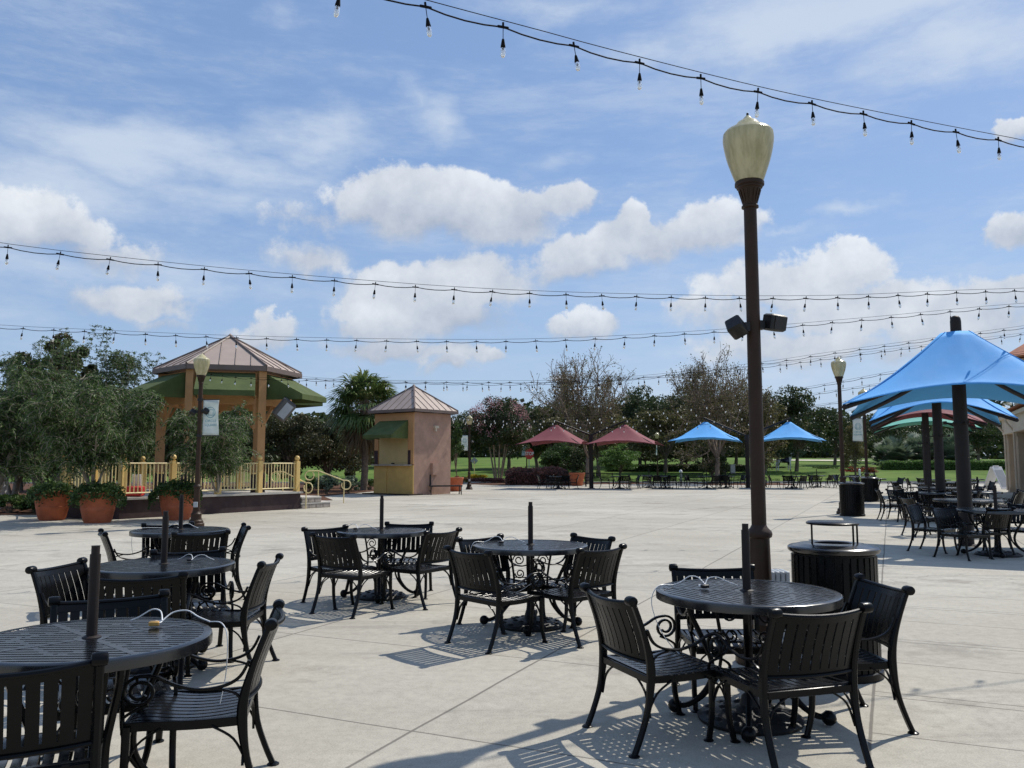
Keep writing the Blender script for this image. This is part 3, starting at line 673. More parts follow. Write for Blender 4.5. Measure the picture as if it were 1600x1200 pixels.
# ================================================================ LAMP POSTS
def lamp_post(loc, label, s=1.0, floods=(), banner=0, rz=0, outlet=False, banlab=None):
    o = empty('lamp_post', loc, label, 'lamp post', 'brown lamp posts with acorn globes', rz); o.scale = (s, s, s)
    b = MB()
    b.lathe([(.20, 0), (.20, .06), (.175, .08), (.17, .13), (.135, .16), (.125, .24), (.13, .27), (.13, .30), (.10, .33), (.088, .36)], (0, 0, 0), 12)
    b.lathe([(.088, .36), (.076, .93)], (0, 0, 0), 10, False, False)
    b.lathe([(.076, .93), (.092, .94), (.098, .965), (.090, .985), (.066, 1.01), (.056, 1.03)], (0, 0, 0), 24, False)
    b.build('base', M['brown'], o, 40)
    b = MB(); b.lathe([(.056, 1.03), (.050, 3.54)], (0, 0, 0), 20, False, True); b.build('pole', M['brown'], o, 60)
    b = MB(); b.lathe([(.054, 3.515), (.066, 3.52), (.066, 3.535), (.056, 3.545), (.066, 3.61), (.088, 3.675), (.100, 3.68), (.100, 3.695), (.114, 3.70), (.114, 3.725), (.105, 3.735)], (0, 0, 0), 24)
    for k in range(16):
        a = 2 * PI * k / 16; b.box((.070 * math.cos(a), .070 * math.sin(a), 3.61), (.009, .012, .11), rz=a, ry=.28)
    b.build('fitter', M['brown'], o, 40)
    b = MB(); gp = [(.108, 3.735), (.125, 3.78), (.165, 3.90), (.188, 4.00), (.198, 4.08), (.194, 4.13)]
    gp = cat(gp, 4); b.lathe(gp, (0, 0, 0), 40, False, False); b.build('globe', M['globe'], o, 60)
    b = MB(); b.lathe([(.194, 4.13), (.175, 4.155), (.135, 4.17), (.122, 4.185), (.098, 4.20), (.080, 4.225), (.045, 4.245), (.030, 4.262), (.018, 4.275), (.005, 4.285)], (0, 0, 0), 40, False, True); b.build('globe_cap', M['globetop'], o, 50)
    b = MB(); b.lathe([(.010, 4.283), (.010, 4.30), (.004, 4.305)], (0, 0, 0), 8); b.build('finial', M['blackold'], o)
    for (z, sgn, kind) in floods:
        f = MB(); f.tube([(sgn * .05, 0, z), (sgn * .13, -.01, z + .01)], .016, 8)
        f.box((sgn * .06, 0, z), (.05, .06, .07))
        fo = f.build('bracket', M['blackold'], o)
        h = MB(); 
        if kind: h.box((sgn * .17, -.02, z + .02), (.155, .12, .13), rz=.22 * sgn, rx=.18, ry=.06, bev=.012)
        else: h.box((sgn * .16, -.03, z - .01), (.14, .12, .125), rz=.55, rx=-.5, ry=.5, bev=.012)
        ho = h.build('floodlight', M['blackold'], o, 40)
        if kind:
            mm = Matrix.Rotation(.22 * sgn, 3, 'Z') @ Matrix.Rotation(.06, 3, 'Y') @ Matrix.Rotation(.18, 3, 'X'); c = Vector((sgn * .17, -.02, z + .02)) + mm @ Vector((.010, -.062, 0))
            h = MB(); h.box(c, (.115, .006, .105), rz=.22 * sgn, rx=.18, ry=.06); h.build('lens', M['grille'], ho)
    if banner:
        for z in (3.12, 2.22):
            h = MB(); h.tube([(0, 0, z), (banner * .50, 0, z)], .010, 8); h.lathe([(.07, z - .03), (.07, z + .03)], (0, 0, 0), 14); h.build('banner_arm', M['blackold'], o)
        vs = []; nxx, nz = 8, 14
        for j in range(nz + 1):
            for i in range(nxx + 1):
                u, v_ = i / nxx, j / nz; vs.append((banner * (.085 + .40 * u) - banner * .018 * math.sin(v_ * PI) * u * 1.0, .03 * math.sin(v_ * PI * 1.3 + u) * u - .012, 2.235 + .87 * v_))
        h = MB(); h.add(vs, [(j * (nxx + 1) + i, j * (nxx + 1) + i + 1, (j + 1) * (nxx + 1) + i + 1, (j + 1) * (nxx + 1) + i) for j in range(nz) for i in range(nxx)])
        bo = h.build('banner', M['banner'], o, 60)
        if banlab: bo['label'] = banlab
        sm = bo.modifiers.new('s', 'SOLIDIFY'); sm.thickness = .006; sm.offset = 1
        cx = banner * .28
        def yb(u, z): 
            v_ = (z - 2.235) / .87; return .03 * math.sin(v_ * PI * 1.3 + u) * u - .012
        e = MB()
        e.tube([(cx + .115 * math.cos(a) - banner * .008, yb(.5, 2.83) - .012 + banner * .02 * math.cos(a) * 0, 2.80 + .13 * math.sin(a)) for a in [2 * PI * i / 28 for i in range(28)]], .0075, 5, closed=True)
        yy_ = yb(.5, 2.8) - .012
        for q_ in ([(-.058, -.07), (-.058, .065)], [(.058, -.07), (.058, .065)], [(-.075, .065), (.075, .065)], [(-.075, -.07), (.075, -.07)]):
            e.tube([(cx + q_[0][0], yy_, 2.80 + q_[0][1]), (cx + q_[1][0], yy_, 2.80 + q_[1][1])], .006, 5)
        e.build('emblem', M['tealink'], bo)
        for word, z, sz_ in (('CIRCLE', 2.56, .085), ('SQUARE', 2.46, .085)):
            cu = bpy.data.curves.new('lettering', 'FONT'); cu.body = word; cu.size = sz_; cu.extrude = .001; cu.align_x = 'CENTER'
            tmp = bpy.data.objects.new('tmp', cu); COL.objects.link(tmp)
            me = bpy.data.meshes.new_from_object(tmp.evaluated_get(bpy.context.evaluated_depsgraph_get())); bpy.data.objects.remove(tmp)
            me.materials.clear(); me.materials.append(M['tealink'])
            lo = bpy.data.objects.new('lettering', me); COL.objects.link(lo); lo.parent = bo; lo.rotation_euler = (R(90), 0, 0); lo.location = (cx, yb(.5, z) - .016, z)
    if outlet:
        h = MB(); h.box((.02, -.125, .53), (.10, .035, .13), bev=.006); h.build('outlet_cover', M['greybox'], o, 40)
    return o
YL = 6.42
lamp_post((PX(1192, YL), YL, 0), 'tall brown lamp post rising behind the nearest right table, two black floodlights', 1.0, ((2.56, -1, 0), (2.58, 1, 1)), 0, R(12))
lamp_post((PX(306, 20.1), 20.1, 0), 'brown lamp post with white banner in front of the gazebo', .975, ((2.82, -1, 0), (2.84, 1, 0)), 1, 0, True)
lamp_post((PX(1319, 24.9), 24.9, 0), 'brown lamp post with pale globe just behind the middle litter bin', 1.10)
lamp_post((PX(1356, 34.5), 34.5, 0), 'brown lamp post with white banner behind the far litter bin', 1.08, (), -1)
lamp_post((PX(733, 48), 48, 0), 'brown lamp post with white banner right of the kiosk', 1.0, ((2.75, 1, 0),), -1, 0, True)
lamp_post((PX(823, 80), 80, 0), 'distant lamp post with white banner beside the stop sign', 1.0, (), -1)
lamp_post((PX(1023, 74), 72.5, 0), 'distant lamp post behind the right maroon canopy with edge-on banner', .98, (), -1, R(68))
# ribbed box beside the near lamp post
b = MB(); x_ = PX(1207, 7.2)
for i in range(5): b.box((x_ - .05 + i * .042, 7.2, .30), (.030, .20, .58), bev=.005)
b.box((x_ + .034, 7.2, .29), (.20, .16, .56)); b.box((x_ + .034, 7.2, .02), (.24, .24, .04))
tag(b.build('utility_box', M['greybox'], smooth=40), 'light grey ribbed utility box just behind the brown lamp post', 'utility box')

# ================================================================ LITTER BINS
def litter_bin(loc, label, s=1.0, sz_=1.0):
    o = empty('litter_bin', loc, label, 'litter bin', 'black slatted litter bins'); o.scale = (s, s, sz_)
    b = MB(); n = 34
    for i in range(n):
        a = 2 * PI * i / n; b.box((.290 * math.cos(a), .290 * math.sin(a), .44), (.008, .038, .80), rz=a)
    for z in (.06, .31, .58, .83): b.lathe([(.281, z - .022), (.281, z + .022), (.285, z + .022), (.285, z - .022), (.281, z - .022)], (0, 0, 0), 40, False, False)
    b.lathe([(.30, 0), (.31, .01), (.31, .05), (.296, .06)], (0, 0, 0), 40)
    b.build('slatted_body', M['black'], o, 40)
    b = MB(); b.lathe([(.262, .03), (.262, .82)], (0, 0, 0), 32); b.build('liner', M['blackold'], o, 50)
    b = MB(); b.lathe([(.285, .86), (.308, .862), (.318, .875), (.318, .892), (.305, .903), (.285, .905), (.24, .918), (.15, .928), (.13, .922), (.13, .86)], (0, 0, 0), 48, False, False); b.lathe([(.125, .855), (.0, .856)], (0, 0, 0), 30, False, False)
    b.build('lid', M['blacktop'], o, 40)
    b = MB(); b.lathe([(.17, 1.055), (.182, 1.058), (.184, 1.07), (.17, 1.078), (.02, 1.082)], (0, 0, 0), 36)
    for a in (R(190), R(-55), R(-20)): b.tube([(.165 * math.cos(a), .165 * math.sin(a), .92), (.165 * math.cos(a), .165 * math.sin(a), 1.06)], .007, 6)
    b.build('rain_cap', M['black'], o, 40)
    return o
litter_bin((PX(1309, 6.12), 6.12, 0), 'near black slatted litter bin with raised lid beside the table', 1.0)
litter_bin((PX(1332, 24.0), 24.0, 0), 'black litter bin at the foot of the middle right lamp post', 1.12, 1.04)
litter_bin((PX(1360, 33.0), 33.0, 0), 'farthest black litter bin, at the foot of the banner lamp post', 1.08, 1.04)

# ================================================================ SHADE CANOPIES
def canopy_mb(half, zc, zm, zt, r0=.12, p=1.45, sag=.16, nt=48, nr=14):
    b = MB(); vs = []
    for i in range(nr + 1):
        t = i / nr
        for j in range(nt):
            a = 2 * PI * (j + .0) / nt; c, s_ = math.cos(a), math.sin(a); m_ = max(abs(c), abs(s_)); q_ = min(abs(c), abs(s_)) / m_
            edge = half * (1 - sag * (1 - q_ ** 2)) / m_ if True else 0
            zr = zc + (zm - zc) * (1 - q_ ** 2)
            r = r0 + (edge - r0) * t
            z = zr + (zt - zr) * (1 - t) ** p
            z += (.008 * math.sin(a * 12 + 2 * t) + .010 * math.sin(a * 7 + 5 * t)) * t * (1 - t) * 4 + .012 * t ** 3 * math.sin(a * 24)
            vs.append((r * c, r * s_, z))
    fs = [(i * nt + j, i * nt + (j + 1) % nt, (i + 1) * nt + (j + 1) % nt, (i + 1) * nt + j) for i in range(nr) for j in range(nt)]
    b.add(vs, fs); return b
def seams_mb(half, zc, zm, zt, r0, p, sag, ang=0.0, dx=0.0, w_=.012):
    b = MB()
    for k in (1, 3, 5, 7):
        a = k * PI / 4; c, s_ = math.cos(a), math.sin(a); m_ = max(abs(c), abs(s_)); q_ = min(abs(c), abs(s_)) / m_; edge = half * (1 - sag * (1 - q_ ** 2)) / m_; zr = zc + (zm - zc) * (1 - q_ ** 2); pts = []
        for i in range(13): t = i / 12; r = r0 + (edge - r0) * t; pts.append((dx + r * math.cos(a + ang), r * math.sin(a + ang), zr + (zt - zr) * (1 - t) ** p + .008))
        b.tube(pts, w_, 4)
    return b
def big_canopy(px, Y, m, label, half=1.95, zc=2.52, zm=2.83, zt=3.93, rz=-R(24)):
    o = empty('shade_canopy', (PX(px, Y), Y, 0), label, 'shade canopy', 'large canopies over the right hand tables', rz)
    b = MB(); b.lathe([(.125, 0), (.118, 3.3), (.095, zt - .03), (.095, zt + .23), (.085, zt + .29), (.05, zt + .33), (.01, zt + .34)], (0, 0, 0), 20)
    b.lathe([(.20, 0), (.20, .02), (.13, .03)], (0, 0, 0), 20)
    b.lathe([(.15, 2.22), (.15, 2.25)], (0, 0, 0), 20)
    for k in range(4):
        a = k * PI / 2 + .3; b.tube([(.1 * math.cos(a), .1 * math.sin(a), 2.235), (.28 * math.cos(a), .28 * math.sin(a), 2.235)], .012, 6); b.box((.28 * math.cos(a), .28 * math.sin(a), 2.25), (.05, .05, .06), rz=a)
    b.build('pole', M['bronze'], o, 40)
    f = canopy_mb(half, zc, zm, zt, .27, 1.22); fo = f.build('canopy', m, o, 60); sm = fo.modifiers.new('s', 'SOLIDIFY'); sm.thickness = .008; sm.offset = -1
    seams_mb(half, zc, zm, zt, .27, 1.22, .16).build('seam', m, fo)
    for sx_ in (-1, 1):
        for sy in (-1, 1):
            b = MB(); b.tube(cat([(sx_ * .08, sy * .08, zc + .85), (sx_ * half * .5, sy * half * .5, zc + .36), (sx_ * half * .97, sy * half * .97, zc - .035)], 6), .042, 10)
            b.ball((sx_ * half * .985, sy * half * .985, zc - .04), .05, 10)
            b.build('support_arm', M['bronze'], o, 40)
    return o
big_canopy(1511, 15.4, M['blue'], 'nearest large blue shade canopy on a dark pole, right edge')
big_canopy(1472, 22.6, M['blue'], 'second large blue canopy, between the nearest blue one and the maroon one', half=1.68, zc=2.60, zm=3.06, zt=4.0)
big_canopy(1452, 31.0, M['maroon'], 'large maroon canopy behind the two big blue ones', half=1.82, zc=2.88, zm=3.30, zt=4.1)
big_canopy(1449, 38.5, M['teal'], 'teal green canopy, last of the right hand row', half=2.15, zc=3.0, zm=3.36, zt=4.2)
def twin_canopy(px, Y, pa, m, lab, dz=0.0):
    X = PX(px, Y); o = empty('twin_shade_canopy', (X, Y, 0), lab, 'shade canopy', 'twin cantilever canopies at the far side')
    b = MB(); b.tube([(0, 0, 0), (0, 0, 3.25)], .13, 16); b.lathe([(.22, 0), (.22, .03), (.14, .04)], (0, 0, 0), 16); b.build('pole', M['bronze'], o, 40)
    for (ax, hw) in pa:
        dx = PX(ax, Y) - X; s_ = 1 if dx > 0 else -1
        b = MB(); b.tube([(0, 0, 3.05), (s_ * .15, 0, 3.25), (dx, 0, 4.02 + dz), (dx + s_ * .12, 0, 4.08 + dz)], .055, 10); b.tube([(dx, 0, 4.02 + dz), (dx, 0, 3.7 + dz)], .025, 8)
        b.build('arm', M['bronze'], o, 40)
        f = canopy_mb(hw, 2.58 + dz, 2.80 + dz, 3.80 + dz, .12, 1.25, .12, 40, 12)
        ang = -R(17); f.v = [(dx + v[0] * math.cos(ang) - v[1] * math.sin(ang), v[0] * math.sin(ang) + v[1] * math.cos(ang), v[2]) for v in f.v]
        fo = f.build('canopy', m, o, 60); sm = fo.modifiers.new('s', 'SOLIDIFY'); sm.thickness = .012
        b = MB()
        for sx_ in (-1, 1):
            for sy in (-1, 1):
                x1, y1 = sx_ * hw * .97, sy * hw * .97; b.tube([(dx, 0, 3.62 + dz), (dx + (x1 * math.cos(ang) - y1 * math.sin(ang)) * .99, (x1 * math.sin(ang) + y1 * math.cos(ang)) * .99, 2.59 + dz)], .022, 6)
        b.build('rib_frame', M['bronze'], o)
twin_canopy(924, 50, ((869, 2.0), (977, 2.1)), M['maroon'], 'twin maroon canopies on one dark pole at the far side of the plaza')
twin_canopy(1169, 51, ((1105, 2.1), (1236, 2.0)), M['blue'], 'twin blue canopies on one dark pole, left of the small horse statue', .22)

# ================================================================ KIOSK
def solve_box(): pass
KX, KY = PX(646, 39.2), 39.2
ka = R(43)                                               # right face runs back-right
ko = empty('kiosk', (KX, KY, 0), 'square stucco kiosk with green awnings and tan metal roof', 'kiosk', rz=0)
ur = Vector((math.cos(ka + R(10)), math.sin(ka + R(10)), 0)); ul = Vector((-math.sin(ka + R(10)), math.cos(ka + R(10)), 0)); KS = 2.62; KH = 3.92
def kp(a, b_, z): v = ur * a + ul * b_; return (v.x, v.y, z)     # a along the right face, b along the left face
def kbox(mb, a0, a1, b0, b1, z0, z1):
    vs = [kp(a, b_, z) for z in (z0, z1) for b_ in (b0, b1) for a in (a0, a1)]
    mb.add(vs, [(0, 2, 3, 1), (4, 5, 7, 6), (0, 1, 5, 4), (2, 6, 7, 3), (0, 4, 6, 2), (1, 3, 7, 5)])
b = MB(); kbox(b, .02, KS, 0, KS, 0, KH); w1 = b.build('wall', M['mauve'], ko)
# left (counter) face cladding: apricot above, mustard below, set proud of the core; window recess between
b = MB()
kbox(b, -.05, .018, .0, .36, 1.45, KH - .02); kbox(b, -.05, .018, 2.35, KS, 1.45, KH - .02); kbox(b, -.05, .018, .362, 2.348, 2.85, KH - .02)
b.build('upper_wall', M['orange'], ko)
b = MB(); kbox(b, -.055, .017, -.004, 1.15, 0.06, 1.41); kbox(b, -.055, .017, 1.75, KS + .004, 0.06, 1.41); kbox(b, -.02, .017, 1.152, 1.748, 0.06, 1.41); b.build('counter_wall', M['yellow'], ko)
for j0, j1 in ((.17, .34), (2.36, KS - .02)): b = MB(); kbox(b, -.065, .016, j0, j1, 1.455, 2.12); b.build('window_jamb', M['plum'], ko)
b = MB(); kbox(b, -.20, .01, .10, KS + .06, 1.385, 1.445); b.build('counter_shelf', M['stone'], ko)
b = MB()
for i in range(15): kbox(b, -.015, .014, .37, 2.34, 1.452 + i * .093, 1.452 + i * .093 + .070); kbox(b, .004, .013, .371, 2.339, 1.452 + i * .093 + .070, 1.452 + i * .093 + .093)
so_ = b.build('rolling_shutter', M['shutter'], ko)
b = MB(); kbox(b, -.05, -.026, 1.25, 1.45, 1.47, 1.52); b.build('handle', M['blackold'], so_)
b = MB(); kbox(b, -.35, .6, -.06, KS + .5, -.01, .055); b.build('plinth', M['soil'], ko)
def kawn(a0, a1, axis, proj, z0, z1, name='awning'):
    # slanted canvas with two triangular ends and a short valance
    def q_(t, d, z): return kp(-d - .052, t, z) if axis == 'L' else kp(t, KS + d + .002, z)
    vs = [q_(a0, 0, z0), q_(a1, 0, z0), q_(a1, proj, z1), q_(a0, proj, z1), q_(a0, proj, z1 - .17), q_(a1, proj, z1 - .17), q_(a0, 0, z1 - .17), q_(a1, 0, z1 - .17)]
    mb = MB(); mb.add(vs, [(0, 1, 2, 3), (3, 2, 5, 4), (0, 3, 4, 6), (1, 7, 5, 2)])
    o = mb.build(name, M['awning'], ko); sm = o.modifiers.new('s', 'SOLIDIFY'); sm.thickness = .015; sm.offset = -1; return o
kawn(.35, 2.28, 'L', 1.10, 3.55, 2.84); kawn(.35, 2.30, 'B', 1.05, 3.55, 2.84)
def pyramid_roof(parent, P4, apex, zb, ht, seam=6, th=.14):
    n = len(P4); mb = MB()
    mb.add([(p[0], p[1], zb) for p in P4] + [apex], [(i, (i + 1) % n, n) for i in range(n)] )
    r = mb.build('roof', M['roof'], parent)
    sb = MB(); A = Vector(apex)
    for i in range(n):
        p, q_ = Vector((P4[i][0], P4[i][1], zb)), Vector((P4[(i + 1) % n][0], P4[(i + 1) % n][1], zb))
        sb.tube([p + Vector((0, 0, .01)), A + Vector((0, 0, .01))], .045, 6)
        e = (q_ - p); L_ = e.length; e.normalize(); mid = (p + q_) / 2; up = (A - mid)
        for k in range(1, seam):
            t = k / seam; s0 = p.lerp(q_, t); fr = 1 - abs(2 * t - 1)
            s1 = s0 + up * fr; sb.tube([s0 + Vector((0, 0, .012)), s1 + Vector((0, 0, .012))], .016, 4)
    sb.build('seam', M['rooftrim'], r)
    fb = MB()
    for i in range(n):
        p, q_ = Vector(P4[i]), Vector(P4[(i + 1) % n]); e = q_ - p
        fb.box(((p.x + q_.x) / 2, (p.y + q_.y) / 2, zb - th / 2 - .005), (e.length, .05, th), rz=math.atan2(e.y, e.x))
    fb.build('fascia', M['rooftrim'], r)
    sb = MB(); sb.add([(p[0] * .999, p[1] * .999, zb - .06) for p in P4], [tuple(range(n))]); sb.build('soffit', M['rooftrim'], r)
    fin = MB(); fin.lathe([(.10, apex[2] - .05), (.07, apex[2] + .05), (.01, apex[2] + .10)], (apex[0], apex[1], 0), 6); fin.build('roof_cap', M['roof'], r)
    return r
ov = .26
P4 = [kp(-ov, -ov, 0)[:2], kp(KS + ov, -ov, 0)[:2], kp(KS + ov, KS + ov, 0)[:2], kp(-ov, KS + ov, 0)[:2]]
cc_ = kp(KS / 2, KS / 2, 0)
pyramid_roof(ko, P4, (cc_[0], cc_[1], 5.32), 4.08, 0, 7)
b = MB(); kbox(b, 1.15, 1.62, -.16, -.002, .95, 1.50); b.build('electrical_box', M['mauve'], ko); b = MB(); kbox(b, 1.10, 1.16, -.05, -.003, .45, .95); b.build('conduit', M['blackold'], ko)
b = MB(); kbox(b, 1.33, 1.60, -.14, -.003, 3.20, 3.32); kbox(b, 1.40, 1.50, -.10, -.003, 3.05, 3.20); b.build('wall_lamp', M['beigetrim'], ko)
# bench by the kiosk
def bench(loc, rz, label, back=False, L_=1.5, m='black', group='black metal benches'):
    o = empty('bench', loc, label, 'bench', group, rz)
    b = MB()
    for i in range(7): b.box((0, -.20 + i * .066, .44), (L_, .052, .014))
    b.box((0, 0, .428), (L_ - .02, .04, .012)); b.box((L_ / 2 - .04, 0, .425), (.04, .44, .03)); b.box((-L_ / 2 + .04, 0, .425), (.04, .44, .03))
    b.box((0, -.215, .415), (L_, .02, .06)); b.box((0, .215, .415), (L_, .02, .06)); b.build('seat', M[m], o)
    for sx_ in (-1, 1):
        f = MB(); x = sx_ * (L_ / 2 - .06)
        f.bar(cat([(-.22, 0), (-.19, .10), (-.20, .25), (-.21, .42)], 4), x - .025, x + .025, .04); f.bar(cat([(.24, 0), (.20, .10), (.19, .25), (.21, .42)], 4), x - .025, x + .025, .04)
        f.bar(cat([(-.20, .12), (0, .20), (.20, .12)], 5), x - .015, x + .015, .025)
        if back: f.bar(cat([(.21, .42), (.24, .62), (.30, .88)], 4), x - .02, x + .02, .035); f.bar(cat([(.24, .64), (.05, .66), (-.17, .64), (-.23, .60), (-.20, .56)], 4), x - .02, x + .02, .02); f.bar(cat([(-.20, .42), (-.21, .55), (-.19, .64)], 3), x - .015, x + .015, .02)
        f.build('leg', M[m], o, 40)
    if back:
        b = MB()
        for i in range(22): b.box((-L_ / 2 + .08 + i * (L_ - .16) / 21, .265, .70), (.035, .012, .30), rx=-.22)
        b.box((0, .30, .86), (L_ - .1, .02, .05), rx=-.22); b.box((0, .235, .55), (L_ - .1, .02, .04), rx=-.22)
        b.build('backrest', M[m], o)
    return o
kb = Vector((KX, KY, 0)) + Vector(kp(1.75, -.45, 0)); bench((kb.x, kb.y - .1, 0), ka + R(10) - R(36), 'backless black bench against the mauve kiosk wall', False, 1.6, 'blackold')

# ================================================================ GAZEBO with its platform
A_ = G(186, 811.5); B_ = G(469, 795); n_in = Vector((-(B_ - A_).y, (B_ - A_).x, 0)).normalized(); dAB = (B_ - A_).normalized()
C_ = A_ + n_in * 6.2; D_ = B_ + n_in * 6.2; ZP = .57
go = empty('gazebo', (A_.x, A_.y, 0), 'hexagonal gazebo with tan metal roof and green awnings on a railed platform', 'gazebo')
def rel(v, z=None): return Vector((v.x - A_.x, v.y - A_.y, v.z if z is None else z))
def pr(a, b_, z): v = dAB * a + n_in * b_; return Vector((v.x, v.y, z))
LAB = (B_ - A_).length; DD = 6.2
PL = [(0, 0), (LAB, 0), (LAB + .25, 3.4), (LAB - 1.0, 6.4), (2.6, 6.8), (.9, 4.9), (-.5, 1.9)]
PC = (LAB / 2, 3.2)
def plat(k): return [tuple(pr(PC[0] + (a - PC[0]) * k, PC[1] + (b_ - PC[1]) * k, 0))[:2] for a, b_ in PL]
b = MB(); b.prism(plat(1.0), -.02, ZP - .06); b.build('platform_wall', M['plum'], go)
b = MB(); b.prism(plat(1.02), ZP - .058, ZP); b.build('deck', M['kerb'], go)
def railing(p0, p1, npost, skip_first=False, ball=True, dens=.115):
    v = p1 - p0; n = max(1, npost - 1); ang = math.atan2(v.y, v.x)
    for i in range(npost):
        if skip_first and i == 0: continue
        c = p0.lerp(p1, i / n); q_ = MB(); q_.box((c.x, c.y, c.z + .50), (.15, .15, 1.0), rz=ang); q_.box((c.x, c.y, c.z + 1.005), (.10, .10, .03), rz=ang); po = q_.build('post', M['yellowpaint'], go)
        q_ = MB(); q_.ball((c.x, c.y, c.z + 1.10), .085, 14); q_.build('ball', M['yellowpaint'], po, 60)
    for i in range(n):
        a, c = p0.lerp(p1, i / n), p0.lerp(p1, (i + 1) / n); e = (c - a); L_ = math.hypot(e.x, e.y); q_ = MB(); u = e.normalized()
        a2, c2 = a + u * .075, c - u * .075
        for z in (.12, .93): q_.tube([a2 + Vector((0, 0, z)), c2 + Vector((0, 0, z))], .022, 6)
        k = int(L_ / dens)
        for j in range(1, k): pt = a.lerp(c, j / k); q_.box((pt.x, pt.y, pt.z + .52), (.022, .022, .80), rz=ang)
        q_.build('railing', M['cream'], go)
Q = [Vector((*p, ZP)) for p in plat(.97)]
railing(Q[0], Q[1], 5); railing(Q[6], Q[0], 3, False); railing(Q[5], Q[6], 3); railing(Q[4], Q[5], 2); railing(Q[3], Q[4], 5); railing(Q[1].lerp(Q[2], .75), Q[2], 2); railing(Q[2], Q[3], 3, True)
# roof structure
HC = Vector((PX(357, 28.3, 4), 28.3, 0)); hc = rel(HC, 0); hr = 2.10; RR = 2.42; ZE = 4.50
hx = [Vector((hc.x + hr * math.cos(R(60 * k + 17)), hc.y + hr * math.sin(R(60 * k + 17)), 0)) for k in range(6)]
for k in range(1, 6):                                     # the right hand corner stands open, as in the photograph
    p = hx[k]; b = MB(); b.box((p.x, p.y, (ZP + ZE) / 2 + .30), (.27, .27, ZE - ZP - .66), rz=R(60 * k + 17)); co = b.build('column', M['orange'], go)
    b = MB(); b.box((p.x, p.y, ZP + .29), (.33, .33, .58), rz=R(60 * k + 17)); b.build('column_base', M['plum'], co)
for k in range(6):
    p, q_ = hx[k], hx[(k + 1) % 6]; e = q_ - p; u = e.normalized(); an = math.atan2(e.y, e.x); b = MB()
    b.box(((p.x + q_.x) / 2, (p.y + q_.y) / 2, 3.55), (e.length - .2, .13, .30), rz=an); b.box(((p.x + q_.x) / 2, (p.y + q_.y) / 2, 4.30), (e.length - .2, .12, .28), rz=an)
    for (s0, s1) in ((p, u), (q_, -u)):
        if (s0 is hx[0]): continue
        f0 = s0 + s1 * .17; b.box((f0.x, f0.y, 3.0), (.09, .10, .80), rz=an)
        v0 = Vector((f0.x, f0.y, 2.75)); v1 = f0 + s1 * .62; v1 = Vector((v1.x, v1.y, 3.42))
        for off in (0,):
            b.tube([v0, v1], .055, 4); 
        v2 = f0 + s1 * .36; b.tube([Vector((v2.x, v2.y, 3.12)), Vector((v1.x, v1.y, 3.40)) + s1 * -.05], .03, 4)
    b.build('beam', M['orange'], go)
    # awning of this side
    mid = (p + q_) / 2; out = Vector((mid.x - hc.x, mid.y - hc.y, 0)).normalized(); z0, z1, pj = 4.40, 3.74, 1.30
    a0, a1 = p + u * .17 + out * .10, q_ - u * .17 + out * .10
    def z_(v, z): return (v.x, v.y, z)
    vs = [z_(a0, z0), z_(a1, z0), z_(a1 + out * pj, z1), z_(a0 + out * pj, z1), z_(a0 + out * pj, z1 - .17), z_(a1 + out * pj, z1 - .17), z_(a0, z1 - .17), z_(a1, z1 - .17)]
    b = MB(); b.add(vs, [(0, 3, 2, 1), (3, 4, 5, 2), (0, 6, 4, 3), (1, 2, 5, 7)]); ao = b.build('awning', M['awning'], go); sm = ao.modifiers.new('s', 'SOLIDIFY'); sm.thickness = .014; sm.offset = 0
P6 = [(hc.x + RR * math.cos(R(60 * k + 17)), hc.y + RR * math.sin(R(60 * k + 17))) for k in range(6)]
pyramid_roof(go, P6, (hc.x, hc.y, 5.86), 4.64, 0, 5, .16)
# big grey speaker under the right hand awning
sp_ = P(444, 640, 26.8); b = MB(); b.box((0, 0, 0), (.50, .44, .70), rx=R(8), ry=R(38), rz=R(20), bev=.06)
spo = b.build('loudspeaker', M['speaker'], smooth=40); spo.location = sp_; tag(spo, 'large grey loudspeaker hanging under the right awning of the gazebo', 'loudspeaker')
mm = Matrix.Rotation(R(20), 3, 'Z') @ Matrix.Rotation(R(38), 3, 'Y') @ Matrix.Rotation(R(8), 3, 'X'); b = MB(); b.box(mm @ Vector((.05, -.224, 0)), (.26, .008, .50), rz=R(20), ry=R(38), rx=R(8)); b.build('grille', M['greybox'], spo)
b = MB(); b.tube([(0, 0, .2), (.05, .15, .75)], .02, 6); b.build('bracket', M['blackold'], spo)
# steps at the right end
so2 = empty('stone_steps', (B_.x, B_.y, 0), 'pale stone block steps at the right end of the gazebo platform', 'steps')
for i, (wd_, ht) in enumerate(((1.72, .19), (1.18, .38))):
    b = MB(); z0 = 0 if i == 0 else .192
    for j in range(9):
        a0 = -.3 + j * .30
        for s_ in range(2):
            pass
    poly = [dAB * .05 + n_in * .0, dAB * wd_ * .75 + n_in * .0 , dAB * wd_ + n_in * .45, dAB * wd_ + n_in * 1.9, dAB * .05 + n_in * 2.2]
    b.prism([(p.x, p.y) for p in poly], z0, ht - .05); so3 = b.build('riser', M['stone'], so2)
    g_ = MB()
    for p, q_ in zip(poly[:-1], poly[1:]):
        e = q_ - p; L_ = e.length; kk = max(1, int(L_ / .27)); nrm = Vector((e.y, -e.x, 0)).normalized()
        for j in range(kk): c = p + e * ((j + .5) / kk) + nrm * .012; g_.box((c.x, c.y, (z0 + ht - .05) / 2), (L_ / kk - .02, .03, ht - .05 - z0 - .01), rz=math.atan2(e.y, e.x), bev=.008)
    g_.build('block_facing', M['stone'], so3)
    b = MB(); cpt = sum(poly, Vector()) / len(poly); b.prism([((p.x - cpt.x) * 1.04 + cpt.x, (p.y - cpt.y) * 1.04 + cpt.y) for p in poly], ht - .048, ht); b.build('tread', M['kerb'], so2)
